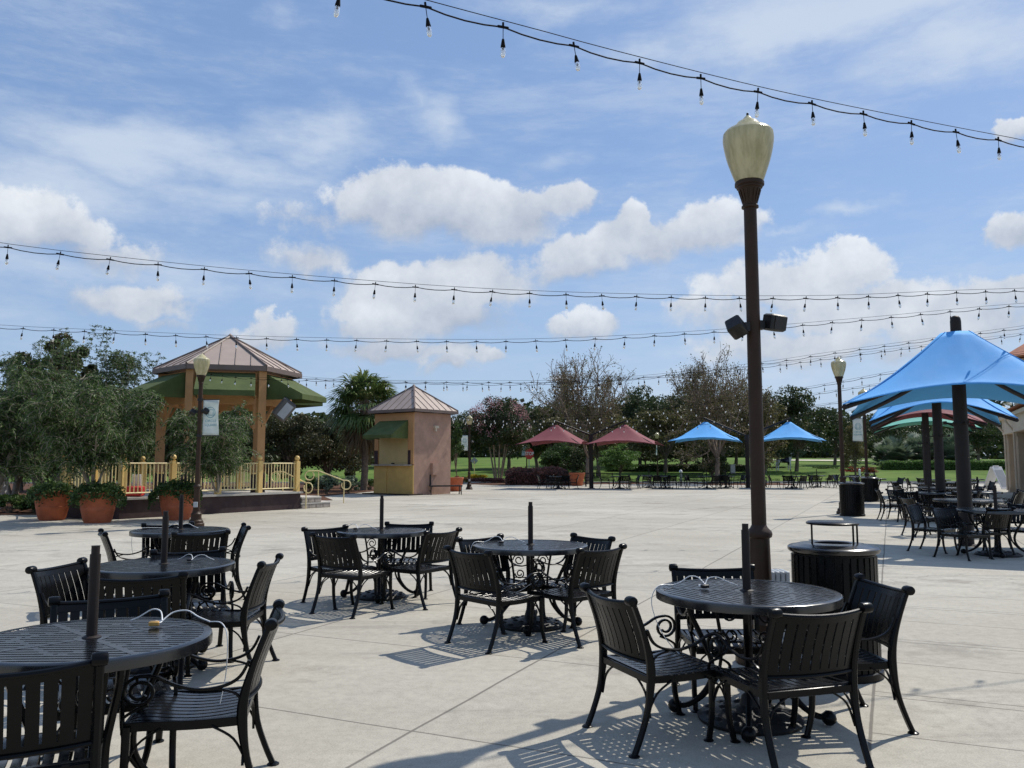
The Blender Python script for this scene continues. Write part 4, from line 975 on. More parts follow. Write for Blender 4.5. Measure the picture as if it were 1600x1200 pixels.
def handrail(base, d, label):
    o = empty('handrail', base, label, 'handrail', 'cream handrails at the gazebo steps')
    def at(t, z): v = d * t; return (v.x, v.y, z)
    b = MB(); curl0 = [at(.02 - .16 * math.sin(a), 1.22 + .17 * math.cos(a) - .17) for a in [i * 1.75 * PI / 16 for i in range(16, -1, -1)]]
    run = [at(.35, 1.22), at(1.28, .86)]
    curl1 = [at(1.28 + .10 + .17 * math.sin(a), .86 - .17 + .17 * math.cos(a)) for a in [i * 1.65 * PI / 16 for i in range(0, 17)]]
    b.tube(curl0 + run + curl1, .020, 8); b.build('rail', M['cream'], o, 60)
    for (t, z) in ((.35, 1.22), (1.30, .86)): q_ = MB(); q_.tube([at(t, 0), at(t, z)], .020, 8); q_.build('post', M['cream'], o, 60)
handrail((B_ + dAB * .35 - n_in * .0 + Vector((.05, 0, 0))), dAB.lerp(-n_in, .35).normalized() * 1.0, 'near cream curled handrail at the gazebo steps') if False else None
hd = (G(537, 786) - G(497, 786)); hd.z = 0
h1 = G(479, 795); h2 = G(537, 786.5)
handrail(h2 - Vector((1, .35, 0)).normalized() * 1.30, Vector((1, .35, 0)).normalized(), 'taller cream curled handrail right of the gazebo steps')
handrail(h1 - Vector((1, -.30, 0)).normalized() * 1.24, Vector((1, -.30, 0)).normalized() * .93, 'shorter cream curled handrail nearest the gazebo corner post')
# red box behind the railing
rb = Vector((A_.x, A_.y, 0)) + pr(.75, .6, ZP); b = MB(); b.box((0, 0, .15), (.50, .35, .28), bev=.03); ro = b.build('storage_box', M['red'], smooth=40); ro.location = rb; tag(ro, 'small red box with white sheet behind the gazebo railing', 'box')
b = MB(); b.box((.05, .05, .46), (.24, .03, .32), rx=.1); b.build('sheet', M['white'], ro)

# ================================================================ BUILDING at the right edge
bu = Vector((-.415, -.91, 0)); bn = Vector((.91, -.415, 0))     # along the front towards the camera; into the building
bo_ = Vector((PX(1577, 44), 44, 0)); bd = empty('pavilion', bo_, 'beige arcaded building with pillars and orange metal roof at the right edge', 'building')
def bpnt(a, b_, z): v = bu * a + bn * b_; return (v.x, v.y, z)
def bbox(mb, a0, a1, b0, b1, z0, z1):
    vs = [bpnt(a, b_, z) for z in (z0, z1) for b_ in (b0, b1) for a in (a0, a1)]; mb.add(vs, [(0, 2, 3, 1), (4, 5, 7, 6), (0, 1, 5, 4), (2, 6, 7, 3), (0, 4, 6, 2), (1, 3, 7, 5)])
for i in range(4):
    a0 = i * 3.6; b = MB(); bbox(b, a0, a0 + .75, 0, .75, 0, 3.0); bbox(b, a0 - .05, a0 + .80, -.05, .80, 0, .25); bbox(b, a0 - .05, a0 + .80, -.05, .80, 2.80, 3.0); b.build('pillar', M['beige'], bd)
b = MB(); bbox(b, -.15, 15, -.15, .85, 3.002, 3.75); bbox(b, -.3, 15, -.32, 1.0, 3.75, 3.92); b.build('entablature', M['beigetrim'], bd)
b = MB(); bbox(b, 0, 15, 3.2, 9, 0, 3.8); b.build('wall', M['beige'], bd)
b = MB(); bbox(b, -.1, 15, .8, 9.2, 3.925, 4.05); b.build('ceiling', M['beigetrim'], bd)
b = MB(); rb_ = [bpnt(-.5, -.5, 4.06), bpnt(15.5, -.5, 4.06), bpnt(15.5, 9.5, 4.06), bpnt(-.5, 9.5, 4.06), bpnt(4, 4.5, 6.1), bpnt(11, 4.5, 6.1)]
b.add(rb_, [(0, 4, 5, 1), (1, 5, 2), (2, 5, 4, 3), (3, 4, 0), (0, 1, 2, 3)]); b.build('roof', M['tile'], bd)
for a_ in (.35, 4.0): b = MB(); b.tube([bpnt(a_, -.38, 3.8), bpnt(a_, -.45, 3.55), bpnt(a_, -.10, 3.05), bpnt(a_, -.10, .1)], .06, 8); b.build('downspout', M['beigetrim'], bd, 50)
# cupola roof further along, showing over the blue canopy
b = MB(); cx_, cy_, _ = bpnt(7.6, 1.9, 0); b.lathe([(3.2, 6.15), (.2, 7.9), (.0, 8.0)], (cx_ + .0, cy_, 0), 8, True, False); b.build('cupola_roof', M['tile'], bd); b = MB(); b.lathe([(2.4, 4.1), (2.4, 6.1)], (cx_, cy_, 0), 8); b.build('cupola', M['beigetrim'], bd)
# blank A-frame sign
af = P(1560, 750, 40); b = MB(); X = PX(1558, 47)
fo_ = empty('a_frame_sign', (X, 47, 0), 'white blank A-frame sign standing beside the beige pillar', 'sign'); 
for s_ in (-1, 1):
    b = MB(); b.box((0, s_ * .27, .60), (.68, .04, 1.18), rx=s_ * .42 * 1.0, bev=.015); po = b.build('panel', M['white'], fo_, 40)
    b = MB(); mm = Matrix.Rotation(s_ * .42, 3, 'X'); c = Vector((0, s_ * .27, .60)) + mm @ Vector((0, s_ * .022, -.03)); b.box(c, (.56, .006, .90), rx=s_ * .42); b.build('face', M['greybox'], po)
b = MB(); b.box((0, 0, 1.17), (.30, .10, .06)); b.build('handle', M['white'], fo_); fo_.rotation_euler = (0, 0, R(22)); fo_.scale = (1.15, 1.15, 1.15)

# ================================================================ right-hand rows of tables and chairs
random.seed(4)
RG = 'round tables in the rows under the large canopies'; RC = 'armchairs in the rows under the large canopies'
RT = [(1556, 13.75, 1.15, 'nearest table under the big blue canopy', [(-120, 0, 1450, 792, 1496, 790.6), (160, 0, 1532, 793.4, 1595, 792), (-50, .95), (50, .95)]),
      (1512, 17.6, 1.25, 'second table under the big blue canopy', [(-100, 1.05), (85, 0, 1582, 768, 1591, 772), (20, .95)]),
      (1452, 21.9, 1.1, 'third table of the right row', [(-125, .80), (-70, .9), (-20, .85), (30, .85), (120, .8), (165, .8)]),
      (1528, 22.5, 1.1, 'table right of the second canopy pole', [(20, .85), (150, .8), (95, .85), (-95, .85)]),
      (1468, 26.5, 1.2, 'fourth table of the right row', [(-90, 1.0), (90, .95), (10, .9)]),
      (1452, 31.8, 1.1, 'fifth table of the right row', [(-85, .95), (90, .9), (170, .8)]),
      (1500, 33.0, 1.1, 'table right of the third canopy pole', [(-20, .85), (100, .85)]),
      (1462, 39.5, 1.2, 'last table of the right row', [(-80, .95), (80, .95), (0, .9)]),
      (1517, 40.5, 1.1, 'table beside the white A-frame sign', [(-70, .85)])]
def sidename(a):
    a = (a + 360) % 360
    return ['far', 'far right', 'right', 'near right', 'near', 'near left', 'left', 'far left'][int(((a + 22.5) % 360) // 45)]
for (px, Y, s_, nm, cs) in RT:
    x = PX(px, Y, .74); table(x, Y, R(random.uniform(0, 90)), 'round black table, ' + nm if not nm.startswith('table') else 'round black ' + nm, RG, s_)
    for (a, d, *tp) in cs:
        r_ = R(a); lb = 'black armchair, %s side of the %s' % (sidename(a), nm)
        if tp: cx_, cy_, cr_ = tops(*tp, x, Y); chair(cx_, cy_, cr_, lb, RC)
        else: chair(x + d * math.sin(r_), Y + d * math.cos(r_), R(180 - a + random.uniform(-9, 9)), lb, RC)
# far tables under the twin canopies
FG = 'round tables at the far side of the plaza'; FC = 'armchairs at the far side of the plaza'
FT = [(872, 49.3, 'table under the left maroon canopy', [(-90, .85), (95, .85), (-20, .8), (160, .7)]),
      (968, 49.5, 'table under the right maroon canopy', [(-85, .85), (85, .85), (170, .75)]),
      (1014, 51.5, 'left table between the maroon and blue canopies', [(-80, .9), (160, .7), (0, .8)]),
      (1040, 49.8, 'right table between the maroon and blue canopies', [(90, .95), (-140, .75), (170, .75), (10, .8)]),
      (1104, 49.8, 'table under the left twin blue canopy', [(-85, .85), (90, .85), (160, .75)]),
      (1134, 50.5, 'table just left of the blue canopy pole', [(80, .85), (-160, .75), (10, .8)]),
      (1236, 49.6, 'table before the horse statue', [(-90, 1.0), (-150, .7), (160, .75), (85, .95)]),
      (1276, 52.5, 'table right of the horse statue', [(-150, .75), (150, .75), (95, .95), (-80, .9)]),
      (1336, 50.0, 'table seen between the two far litter bins', [(-60, .85), (20, .8), (140, .8)]),
      (1367, 41.5, 'table hidden behind the farthest litter bin', [(95, .95), (-30, .8)])]
for (px, Y, nm, cs) in FT:
    x = PX(px, Y, .74); table(x, Y, R(random.uniform(0, 90)), 'far round black ' + nm, FG)
    for (a, d) in cs:
        r_ = R(a); chair(x + d * math.sin(r_), Y + d * math.cos(r_), R(180 - a + random.uniform(-12, 12)), 'far black chair, %s side of %s' % (sidename(a), nm), FC)
bench((PX(937, 54), 54, 0), 0, 'far black bench with high back just right of the maroon canopy pole', True, 1.9)
bench((PX(1082, 54), 54, 0), 0, 'far black bench with high back under the left twin blue canopy', True, 1.6)
bench((PX(1163, 54), 54, 0), 0, 'far black bench with high back behind the blue canopy pole', True, 1.9)
bench((PX(1192, 52.5), 52.5, 0), R(75), 'far black bench seen end-on, right of the brown lamp post', True, 1.5)

# ================================================================ POTS
def pot(loc, s, label, plant=True, seed=0, lean=0.0):
    o = empty('planter', loc, label, 'planter', 'terracotta planters'); o.scale = (s, s, s); o.rotation_euler = (0, lean, 0)
    b = MB(); b.lathe([(.30, 0), (.31, .03), (.33, .05), (.385, .30), (.392, .31), (.392, .33), (.400, .34), (.400, .36), (.395, .37), (.455, .66), (.475, .68), (.48, .75), (.47, .76), (.43, .755), (.42, .70)], (0, 0, 0), 40, True, False)
    b.build('pot', M['terracotta'], o, 35)
    b = MB(); b.lathe([(.425, .70), (.2, .72), (.001, .73)], (0, 0, 0), 24, False, False); b.build('soil', M['soil'], o)
    if plant:
        rng = np.random.default_rng(seed); n = 3600
        a = rng.uniform(0, 2 * PI, n); rr = .62 * np.sqrt(rng.uniform(0, 1, n)) * (1 + .12 * np.sin(3 * a + seed))
        top = .20 * np.sqrt(np.clip(1 - (rr / .66) ** 2, 0, 1)) + .05 * np.sin(5 * a + rr * 9)
        z = .74 + rng.uniform(-.05, 1, n) * top + .04 * rng.normal(size=n) - np.clip(rr - .42, 0, 1) * 1.3 * rng.uniform(.2, 1.2, n)
        C = np.stack([rr * np.cos(a), rr * np.sin(a), z], 1); V, F = leaves(C, .075, .6, rng)
        npmesh('foliage', V, F, L['mid'], o, rng.uniform(0, 1, n))
    return o
PB = [(81, 22.3, 1.02), (151, 21.3, 1.0), (276, 22.6, 1.02)]
pot((PX(81, 22.3), 22.3, 0), 1.02, 'leftmost terracotta planter filled with low green shrub', True, 1)
pot((PX(152, 21.3), 21.3, 0), 1.02, 'middle terracotta planter, holding the weeping tree, left of the gazebo', True, 2)
pot((PX(276, 22.4), 22.4, 0), 1.05, 'terracotta planter in front of the gazebo wall beside the lamp post', True, 3)
pot((PX(711, 45), 45, 0), .98, 'large terracotta planter behind the right side of the kiosk', False, 4)
pot((PX(900, 57), 56.0, 0), 1.15, 'small terracotta planter left of the maroon canopy pole', False, 5)

# ================================================================ VEGETATION
def tubes_np(segs, n=4):
    """segs: list of (p0,p1,r0,r1)"""
    if not segs: return np.zeros((0, 3)), np.zeros((0, 4), int)
    P0 = np.array([s[0] for s in segs], float); P1 = np.array([s[1] for s in segs], float); r0 = np.array([s[2] for s in segs]); r1 = np.array([s[3] for s in segs])
    d = P1 - P0; d /= np.linalg.norm(d, axis=1)[:, None] + 1e-9
    t = np.where(np.abs(d[:, 2:3]) < .9, np.array([[0, 0, 1.]]), np.array([[1., 0, 0]])); a = np.cross(d, t); a /= np.linalg.norm(a, axis=1)[:, None] + 1e-9; b = np.cross(d, a)
    V = []
    for P_, r in ((P0, r0), (P1, r1)):
        for j in range(n):
            th = 2 * PI * j / n; V.append(P_ + (a * math.cos(th) + b * math.sin(th)) * r[:, None])
    V = np.stack(V, 1); k = len(segs); base = (np.arange(k) * 2 * n)[:, None]
    F = [np.concatenate([base + j, base + (j + 1) % n, base + n + (j + 1) % n, base + n + j], 1) for j in range(n)]
    return V.reshape(-1, 3), np.concatenate(F, 0)
def grow(rng, p, d, length, r, depth, maxd, segs, tips, split=(2, 4), spread=.55, upw=.12, shrink=.72, wig=.18, rmin=.006):
    k = 3; q_ = np.array(p, float); d = np.array(d, float)
    for i in range(k):
        d = d + rng.normal(size=3) * wig; d[2] += upw * .5; d /= np.linalg.norm(d)
        e = q_ + d * length / k; ra = r * (1 - .25 * i / k); rb = r * (1 - .25 * (i + 1) / k)
        segs.append((q_.copy(), e.copy(), max(ra, rmin), max(rb, rmin))); q_ = e
        if depth >= maxd - 2: tips.append((q_.copy(), d.copy()))
        if depth >= 1 and i < k - 1 and depth < maxd and rng.uniform() < .55:
            nd = d + rng.normal(size=3) * spread * 1.2; nd /= np.linalg.norm(nd); grow(rng, q_, nd, length * shrink * .75, r * .5, depth + 1, maxd, segs, tips, split, spread, upw, shrink, wig, rmin)
    if depth >= maxd: return
    for c in range(int(rng.integers(split[0], split[1]))):
        nd = d + rng.normal(size=3) * spread; nd[2] += upw; nd /= np.linalg.norm(nd)
        grow(rng, q_, nd, length * shrink * rng.uniform(.8, 1.15), r * .66, depth + 1, maxd, segs, tips, split, spread, upw, shrink, wig, rmin)
def clumpy_crown(rng, c, rad, nclump, nleaf, hollow=.35, lump=.30, low=-.75):
    u = rng.normal(size=(nclump, 3)); u /= np.linalg.norm(u, axis=1)[:, None]; u[:, 2] = np.where(u[:, 2] < low, -u[:, 2], u[:, 2])
    rr = (hollow + (1 - hollow) * rng.uniform(0, 1, nclump) ** .6)[:, None]; rr *= (1 + .28 * rng.normal(size=(nclump, 1)) * .6)
    K = u * rr * np.array(rad) * .88
    w_ = rng.uniform(.4, 1.5, nclump); w_ /= w_.sum(); idx = rng.choice(nclump, nleaf, p=w_)
    sz_ = rng.uniform(.55, 1.25, nclump)[idx][:, None] * lump * np.array([rad[0], rad[1], rad[2] * .7])
    g_ = rng.normal(size=(nleaf, 3)); g_ /= (np.linalg.norm(g_, axis=1)[:, None] + 1e-9); g_ *= rng.uniform(.25, 1, (nleaf, 1)) ** .5
    C = K[idx] + g_ * sz_
    var = np.clip(rng.uniform(0, .55, nclump)[idx] + rng.uniform(0, .5, nleaf), 0, 1)
    return C + np.array(c), var, K + np.array(c)
def tree(px, Y, top_y, rpx, kind, label, seed, n=9000, leaf=.16, base_frac=.28, trunk=.18, bark='bark', group=None, X=None, cat_='tree', name='tree', low=-.75, aspect=.55, nclump=55, lump=.28, nk=1.0):
    x = PX(px, Y) if X is None else X; z0 = gz(x, Y); H = P(px, top_y, Y).z - z0; rad = rpx / FPX * Y
    o = empty(name, (x, Y, z0 - .01), label, cat_, group)
    rng = np.random.default_rng(seed); cb = H * base_frac; ch = (H - cb) / 2
    C, var, K = clumpy_crown(rng, (0, 0, cb + ch), (rad, rad * .9, ch), nclump, n, lump=lump, low=low)
    C[:, 2] = np.maximum(C[:, 2], cb * .55)
    V, F = leaves(C, leaf, aspect, rng); npmesh('crown', V, F, L[kind], o, var)
    segs = []; tp = np.array([rng.normal() * .1, rng.normal() * .1, cb * 1.1 + .3 * ch]); segs.append((np.zeros(3), tp * .5 + np.array([.05, 0, 0]), trunk, trunk * .8)); segs.append((tp * .5 + np.array([.05, 0, 0]), tp, trunk * .8, trunk * .62))
    for k_ in K[rng.permutation(len(K))[:16]]:
        m_ = (tp + k_) / 2 + np.array([0, 0, .12 * ch]); s0 = tp * rng.uniform(.65, 1.0); segs.append((s0, m_, trunk * .42, trunk * .25)); segs.append((m_, k_, trunk * .25, trunk * .06))
    V, F = tubes_np(segs, 8); npmesh('trunk', V, F, M[bark], o)
    return o
def weeping(px, Y, top_y, rpx, label, seed, strands=520, per=34, leaf=.055, kind='weep', base=.9, z0=0.0, name='weeping_tree', cat_='tree', group=None, stems=5, sparse_top=0, xoff=0.0, trunk_r=.05):
    x = PX(px, Y) + xoff; H = P(px, top_y, Y).z; rad = rpx / FPX * Y
    o = empty(name, (x, Y, z0), label, cat_, group); H -= z0; rng = np.random.default_rng(seed)
    segs = []; pts = []
    for s_ in range(stems):
        a = rng.uniform(0, 2 * PI); q_ = np.array([.06 * math.cos(a), .06 * math.sin(a), 0.]); d = np.array([.16 * math.cos(a), .16 * math.sin(a), 1.]); k = 9; L_ = H * rng.uniform(.72, .93)
        for i in range(k):
            d = d + rng.normal(size=3) * .10 + np.array([math.cos(a), math.sin(a), 0]) * .05; d /= np.linalg.norm(d); e = q_ + d * L_ / k; r = trunk_r * (1 - i / k * .8)
            segs.append((q_.copy(), e.copy(), r, r * .88)); q_ = e
            if i >= 2:
                for t in range(3):
                    aa = rng.uniform(0, 2 * PI); bd_ = np.array([math.cos(aa), math.sin(aa), .5]); bp = q_.copy(); bl = rad * rng.uniform(.5, 1.0) * (1 - .45 * (i / k) ** 2)
                    for m_ in range(5):
                        bd_ = bd_ + rng.normal(size=3) * .15 + np.array([0, 0, -.16]); bd_ /= np.linalg.norm(bd_); be = bp + bd_ * bl / 5; segs.append((bp.copy(), be.copy(), .014 * (1 - m_ / 6), .014 * (1 - (m_ + 1) / 6))); bp = be; pts.append(bp.copy())
    pts = np.array(pts); idx = rng.integers(0, len(pts), strands); allC = []; allD = []
    for i in idx:
        p = pts[i] + rng.normal(size=3) * .06; a = rng.uniform(0, 2 * PI); d = np.array([math.cos(a), math.sin(a), rng.uniform(-.1, .9)]); L_ = rng.uniform(.35, 1.0) * .26 * rad + .30; st = 7; q_ = p; ln = L_ / st
        for m_ in range(st):
            d = d + np.array([0, 0, -.26]) + rng.normal(size=3) * .10; d = d / np.linalg.norm(d); e = q_ + d * ln
            if e[2] < .25: break
            segs.append((q_.copy(), e.copy(), .0065, .005)); c = q_[None] + (e - q_)[None] * rng.uniform(0, 1, (per // st + 1, 1)); allC.append(c); allD.append(np.repeat(d[None], len(c), 0)); q_ = e
    for s_ in range(sparse_top):                          # feathery shoots above the crown
        a = rng.uniform(0, 2 * PI); q_ = np.array([rng.normal() * rad * .35, rng.normal() * rad * .3, H * .80]); d = np.array([.15 * math.cos(a), .15 * math.sin(a), 1.])
        for m_ in range(9):
            d = d + rng.normal(size=3) * .12; d /= np.linalg.norm(d); e = q_ + d * H * .028; segs.append((q_.copy(), e.copy(), .008, .006)); q_ = e
            for t in range(3):
                aa = rng.uniform(0, 2 * PI); dd = np.array([math.cos(aa), math.sin(aa), -.1]); l_ = rng.uniform(.15, .32); f = q_ + dd * l_; segs.append((q_.copy(), f, .004, .003)); c = q_[None] + (f - q_)[None] * rng.uniform(.1, 1, (9, 1)); allC.append(c); allD.append(np.repeat(dd[None], 9, 0))
    C = np.concatenate(allC) + rng.normal(size=(sum(len(c) for c in allC), 3)) * .035; Dn = np.concatenate(allD)
    side = rng.normal(size=Dn.shape) * .7; V, F = leaves(C, leaf, .26, rng, dirs=Dn + side)
    npmesh('crown', V, F, L[kind], o, np.clip(rng.uniform(0, 1, len(C)) ** 1.3, 0, 1)); V, F = tubes_np(segs, 5); npmesh('trunk', V, F, M['paletwig'], o)
    return o
# potted weeping trees
weeping(141, 21.3, 560, 58, 'weeping fine-leaved tree growing out of the middle terracotta planter', 11, 1150, 30, .095, base=.7, z0=.72, stems=6, trunk_r=.035)
weeping(338, 22.6, 608, 52, 'bushy weeping tree growing from the planter in front of the gazebo', 12, 900, 30, .092, z0=.72, stems=6, xoff=0.0, trunk_r=.03)
# the trees at the left edge
WG = 'trees behind the planters at the left edge'
weeping(-15, 25.5, 535, 95, 'olive green weeping tree cut by the left edge', 21, 1200, 30, .11, group=WG, trunk_r=.12, stems=4)
weeping(62, 28.5, 540, 78, 'tall weeping tree with feathery shoots right of the one cut by the edge', 22, 1250, 30, .11, group=WG, sparse_top=8, trunk_r=.11, stems=4)
weeping(188, 31, 560, 42, 'weeping tree with feathery shoots just left of the gazebo awning', 23, 1150, 30, .11, group=WG, sparse_top=16, trunk_r=.11, stems=4)
weeping(130, 33, 525, 75, 'tall green weeping tree behind the middle planter tree', 24, 1250, 30, .115, group=WG, trunk_r=.12, sparse_top=4, stems=4)
weeping(20, 33, 590, 80, 'lower weeping tree deep behind the leftmost planter', 25, 900, 40, .09, group=WG, trunk_r=.1, stems=4)
tree(88, 40, 517, 62, 'russet', 'dark reddish magnolia tree rising above the weeping trees', 31, 9000, .22, .35, .22, nclump=40, lump=.22)
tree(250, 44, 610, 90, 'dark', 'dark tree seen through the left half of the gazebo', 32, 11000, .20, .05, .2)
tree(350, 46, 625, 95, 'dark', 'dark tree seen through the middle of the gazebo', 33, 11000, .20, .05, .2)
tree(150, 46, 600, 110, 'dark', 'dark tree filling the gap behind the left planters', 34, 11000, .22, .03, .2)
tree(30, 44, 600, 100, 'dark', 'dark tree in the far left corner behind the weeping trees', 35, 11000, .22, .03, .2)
tree(455, 47, 640, 62, 'russet', 'reddish dark bush tree right of the gazebo speaker', 36, 12000, .15, .06, .14, nclump=70)
tree(420, 52, 655, 60, 'dark', 'dark bushy tree directly right of the front gazebo column', 37, 9000, .18, .04, .14)
tree(512, 50, 652, 60, 'russet', 'dark bushy tree between the handrails and the palm', 38, 12000, .16, .06, .14, nclump=70)
tree(548, 62, 668, 60, 'dark', 'dark tree behind the palm and the kiosk', 39, 9000, .22, .10, .16)
# low shrubs near the left planters
def shrub(px, Y, top_y, rpx, kind, label, seed, n=3500, leaf=.08, depth=.8, name='shrub', cat_='shrub', group=None, z_min=.02):
    x = PX(px, Y); z0 = gz(x, Y); H = P(px, top_y, Y).z - z0; rad = rpx / FPX * Y; rng = np.random.default_rng(seed); o = empty(name, (x, Y, z0), label, cat_, group)
    C, var, K = clumpy_crown(rng, (0, 0, H * .45), (rad, rad * depth, H * .58), 34, n, hollow=.3, lump=.30, low=-.5); C[:, 2] = np.abs(C[:, 2]) + z_min
    V, F = leaves(C, leaf, .6, rng); npmesh('foliage', V, F, L[kind], o, var)
    segs = [(np.array([rng.normal() * .04, rng.normal() * .04, 0]), K[i] * np.array([.8, .8, .9]), .02, .006) for i in range(12)]; V, F = tubes_np(segs, 5); npmesh('stem', V, F, M['twig'], o); return o
SG = 'low shrubs in the left planting bed'
shrub(15, 25.2, 772, 45, 'mid', 'low bright green shrub at the left edge of the bed', 41, 4500, .08, group=SG)
shrub(55, 25.4, 778, 26, 'weep', 'small grey green shrub between the left edge and first planter', 42, 2500, .07, group=SG)
shrub(115, 25.5, 782, 30, 'weep', 'small dull shrub behind the gap between the two left planters', 43, 2500, .07, group=SG)
shrub(510, 41, 742, 20, 'palmetto', 'pale grassy shrub beside the handrail below the palm', 44, 2600, .13, group=SG)
shrub(545, 42, 745, 18, 'palmetto', 'pale grassy shrub nearest the palm trunk', 45, 2400, .13, group=SG)
shrub(486, 42, 745, 16, 'lime', 'small yellow green shrub behind the gazebo steps', 46, 2000, .09, group=SG)
shrub(578, 47, 748, 18, 'mid', 'small green shrub between the palm and the kiosk', 47, 2000, .10, group=SG)

# sabal palm
def palm(px, Y, label):
    x = PX(px, Y); o = empty('palm_tree', (x, Y, 0), label, 'palm tree'); rng = np.random.default_rng(77); zc = P(px, 632, Y).z
    segs = []; n = 14
    for i in range(n): z0_, z1_ = zc * i / n, zc * (i + 1) / n; segs.append((np.array([.06 * math.sin(i * .3), 0, z0_]), np.array([.06 * math.sin((i + 1) * .3), 0, z1_]), .20 - .003 * i + .02 * (i % 2), .19 - .003 * i))
    V, F = tubes_np(segs, 12); npmesh('trunk', V, F, M['bark'], o)
    dead = []; vD = []
    Vs = []; Fs = []; vr = []; off = 0; pet = []; Rp = 68 / FPX * Y
    for k in range(104):
        isd = k >= 86
        az_ = rng.uniform(0, 2 * PI); elv = R(rng.uniform(-30, 88)) if not isd else R(rng.uniform(-80, -45)); pl = Rp * rng.uniform(.42, .62); 
        d = np.array([math.cos(az_) * math.cos(elv), math.sin(az_) * math.cos(elv), math.sin(elv)]); b0 = np.array([0, 0, zc - .15 + rng.uniform(-.3, .25)]); tip = b0 + d * pl + np.array([0, 0, -.12 * pl]); pet.append((b0, tip, .022, .014))
        side = np.cross(d, np.array([0, 0, 1.])); side /= np.linalg.norm(side) + 1e-9; upv = np.cross(side, d); nl = 26; fl = Rp * rng.uniform(.52, .68)
        tgtV, tgtF, tgtv = (Vs, Fs, vr) if not isd else (dead, None, vD)
        for j in range(nl):
            a = (j / (nl - 1) - .5) * R(230); dd = d * math.cos(a) + side * math.sin(a); dd = dd + np.array([0, 0, -.10]) + rng.normal(size=3) * .05; dd /= np.linalg.norm(dd); wv_ = np.cross(dd, upv); wv_ /= np.linalg.norm(wv_) + 1e-9
            l_ = fl * (1 - .25 * abs(a) / 2) * rng.uniform(.85, 1.1); m1 = tip + dd * l_ * .5; m2 = m1 + (dd * .8 + np.array([0, 0, -.45 - .35 * rng.uniform()])) * l_ * .5; w0 = .046
            tgtV.append(np.array([tip, m1 + wv_ * w0, m1 - wv_ * w0, tip])); tgtV.append(np.array([m1 + wv_ * w0, m2, m2 + wv_ * .004, m1 - wv_ * w0])); sv = rng.uniform(0, .7) + (.3 if elv > .6 else 0) * rng.uniform(); tgtv += [min(1, sv), min(1, sv + .15)]
    V = np.concatenate(Vs); F = np.arange(len(V)).reshape(-1, 4); npmesh('crown', V, F, L['palm'], o, vr)
    V = np.concatenate(dead); F = np.arange(len(V)).reshape(-1, 4); npmesh('dead_fronds', V, F, L['dead'], o, vD)
    V, F = tubes_np(pet, 5); npmesh('frond_stalks', V, F, M['twig'], o)
palm(568, 46, 'fan palm with shaggy round crown behind the kiosk')
# crape myrtle
cm = tree(778, 66, 622, 54, 'dark', 'rounded tree with pink blossom clusters right of the kiosk', 51, 17000, .17, .24, .04, nclump=80, name='flowering_tree')
rng = np.random.default_rng(5); H = P(778, 622, 66).z; rd = 52 / FPX * 66
u = rng.normal(size=(190, 3)); u /= np.linalg.norm(u, axis=1)[:, None]; u[:, 2] = np.where(u[:, 2] < -.3, -u[:, 2], u[:, 2]); K = u * np.array([rd * .98, rd * .9, H * .36]) + np.array([0, 0, H * .64])
K = K[(K[:, 2] > H * .5) | (rng.uniform(size=190) < .35)]; idx = rng.integers(0, len(K), 3000); C = K[idx] + rng.normal(size=(3000, 3)) * np.array([.11, .11, .15]); V, F = leaves(C, .085, .8, rng); npmesh('blossom', V, F, L['pink'], cm, rng.uniform(0, 1, 3000))
segs = []
for k in range(9): a = k * .7; segs.append((np.array([.22 * math.cos(a), .22 * math.sin(a), 0]), np.array([.75 * math.cos(a), .75 * math.sin(a), H * .45]), .075, .05))
V, F = tubes_np(segs, 8); npmesh('stems', V, F, M['barkpale'], cm)
# sparse trees
def sparse(px, Y, top_y, rpx, label, seed, maxd=6, nleaf=1, leaf=.13, kind='olive', trunk=.20, dens=.5):
    x = PX(px, Y); H = P(px, top_y, Y).z; o = empty('sparse_tree', (x, Y, 0), label, 'tree', 'thin half-bare trees'); rng = np.random.default_rng(seed); segs = []; tips = []
    segs.append((np.zeros(3), np.array([.1, 0, H * .2]), trunk, trunk * .85))
    nb = 6
    for k in range(nb):
        a = 2 * PI * k / nb + rng.uniform(-.3, .3); sp = rng.uniform(.45, 1.05) if k else .1
        grow(rng, (.1, 0, H * .19), (math.cos(a) * sp, math.sin(a) * sp, 1.0), H * .245, trunk * .5, 1, maxd, segs, tips, (2, 4), .58, .10, .70, .16, .010)
    pts = np.array([t[0] for t in tips]); mx = np.percentile(np.hypot(pts[:, 0], pts[:, 1]), 97); k_ = (rpx / FPX * Y) / mx; kz = (H * .985 - H * .19) / (np.percentile(pts[:, 2], 99.6) - H * .19)
    def tr(p): q_ = np.array(p, float); q_[0] *= k_; q_[1] *= k_; q_[2] = H * .19 + (q_[2] - H * .19) * kz if q_[2] > H * .19 else q_[2]; return q_
    segs = [(tr(a), tr(b_), r0, r1) for a, b_, r0, r1 in segs]; pts = np.array([tr(p) for p in pts])
    V, F = tubes_np(segs, 4); npmesh('trunk', V, F, M['twig'], o)
    lm = rng.uniform(size=len(pts)) < dens * np.clip(1.4 - pts[:, 2] / H * .8, .25, 1); C = np.repeat(pts[lm], nleaf, 0); C = C + rng.normal(size=C.shape) * .16; V, F = leaves(C, leaf, .6, rng); npmesh('crown', V, F, L[kind], o, rng.uniform(0, 1, len(C))); return o
sparse(918, 60, 552, 86, 'wide half-bare tree with brown twigs behind the maroon canopies', 61, 6, 3, .12, dens=.24)
sparse(1120, 62, 553, 74, 'half-bare tree with thin upright branches behind the left twin blue canopy', 62, 6, 3, .12, dens=.34)
sparse(1182, 66, 600, 55, 'half-bare olive tree seen behind the brown lamp post', 63, 5, 6, .15, dens=.6)
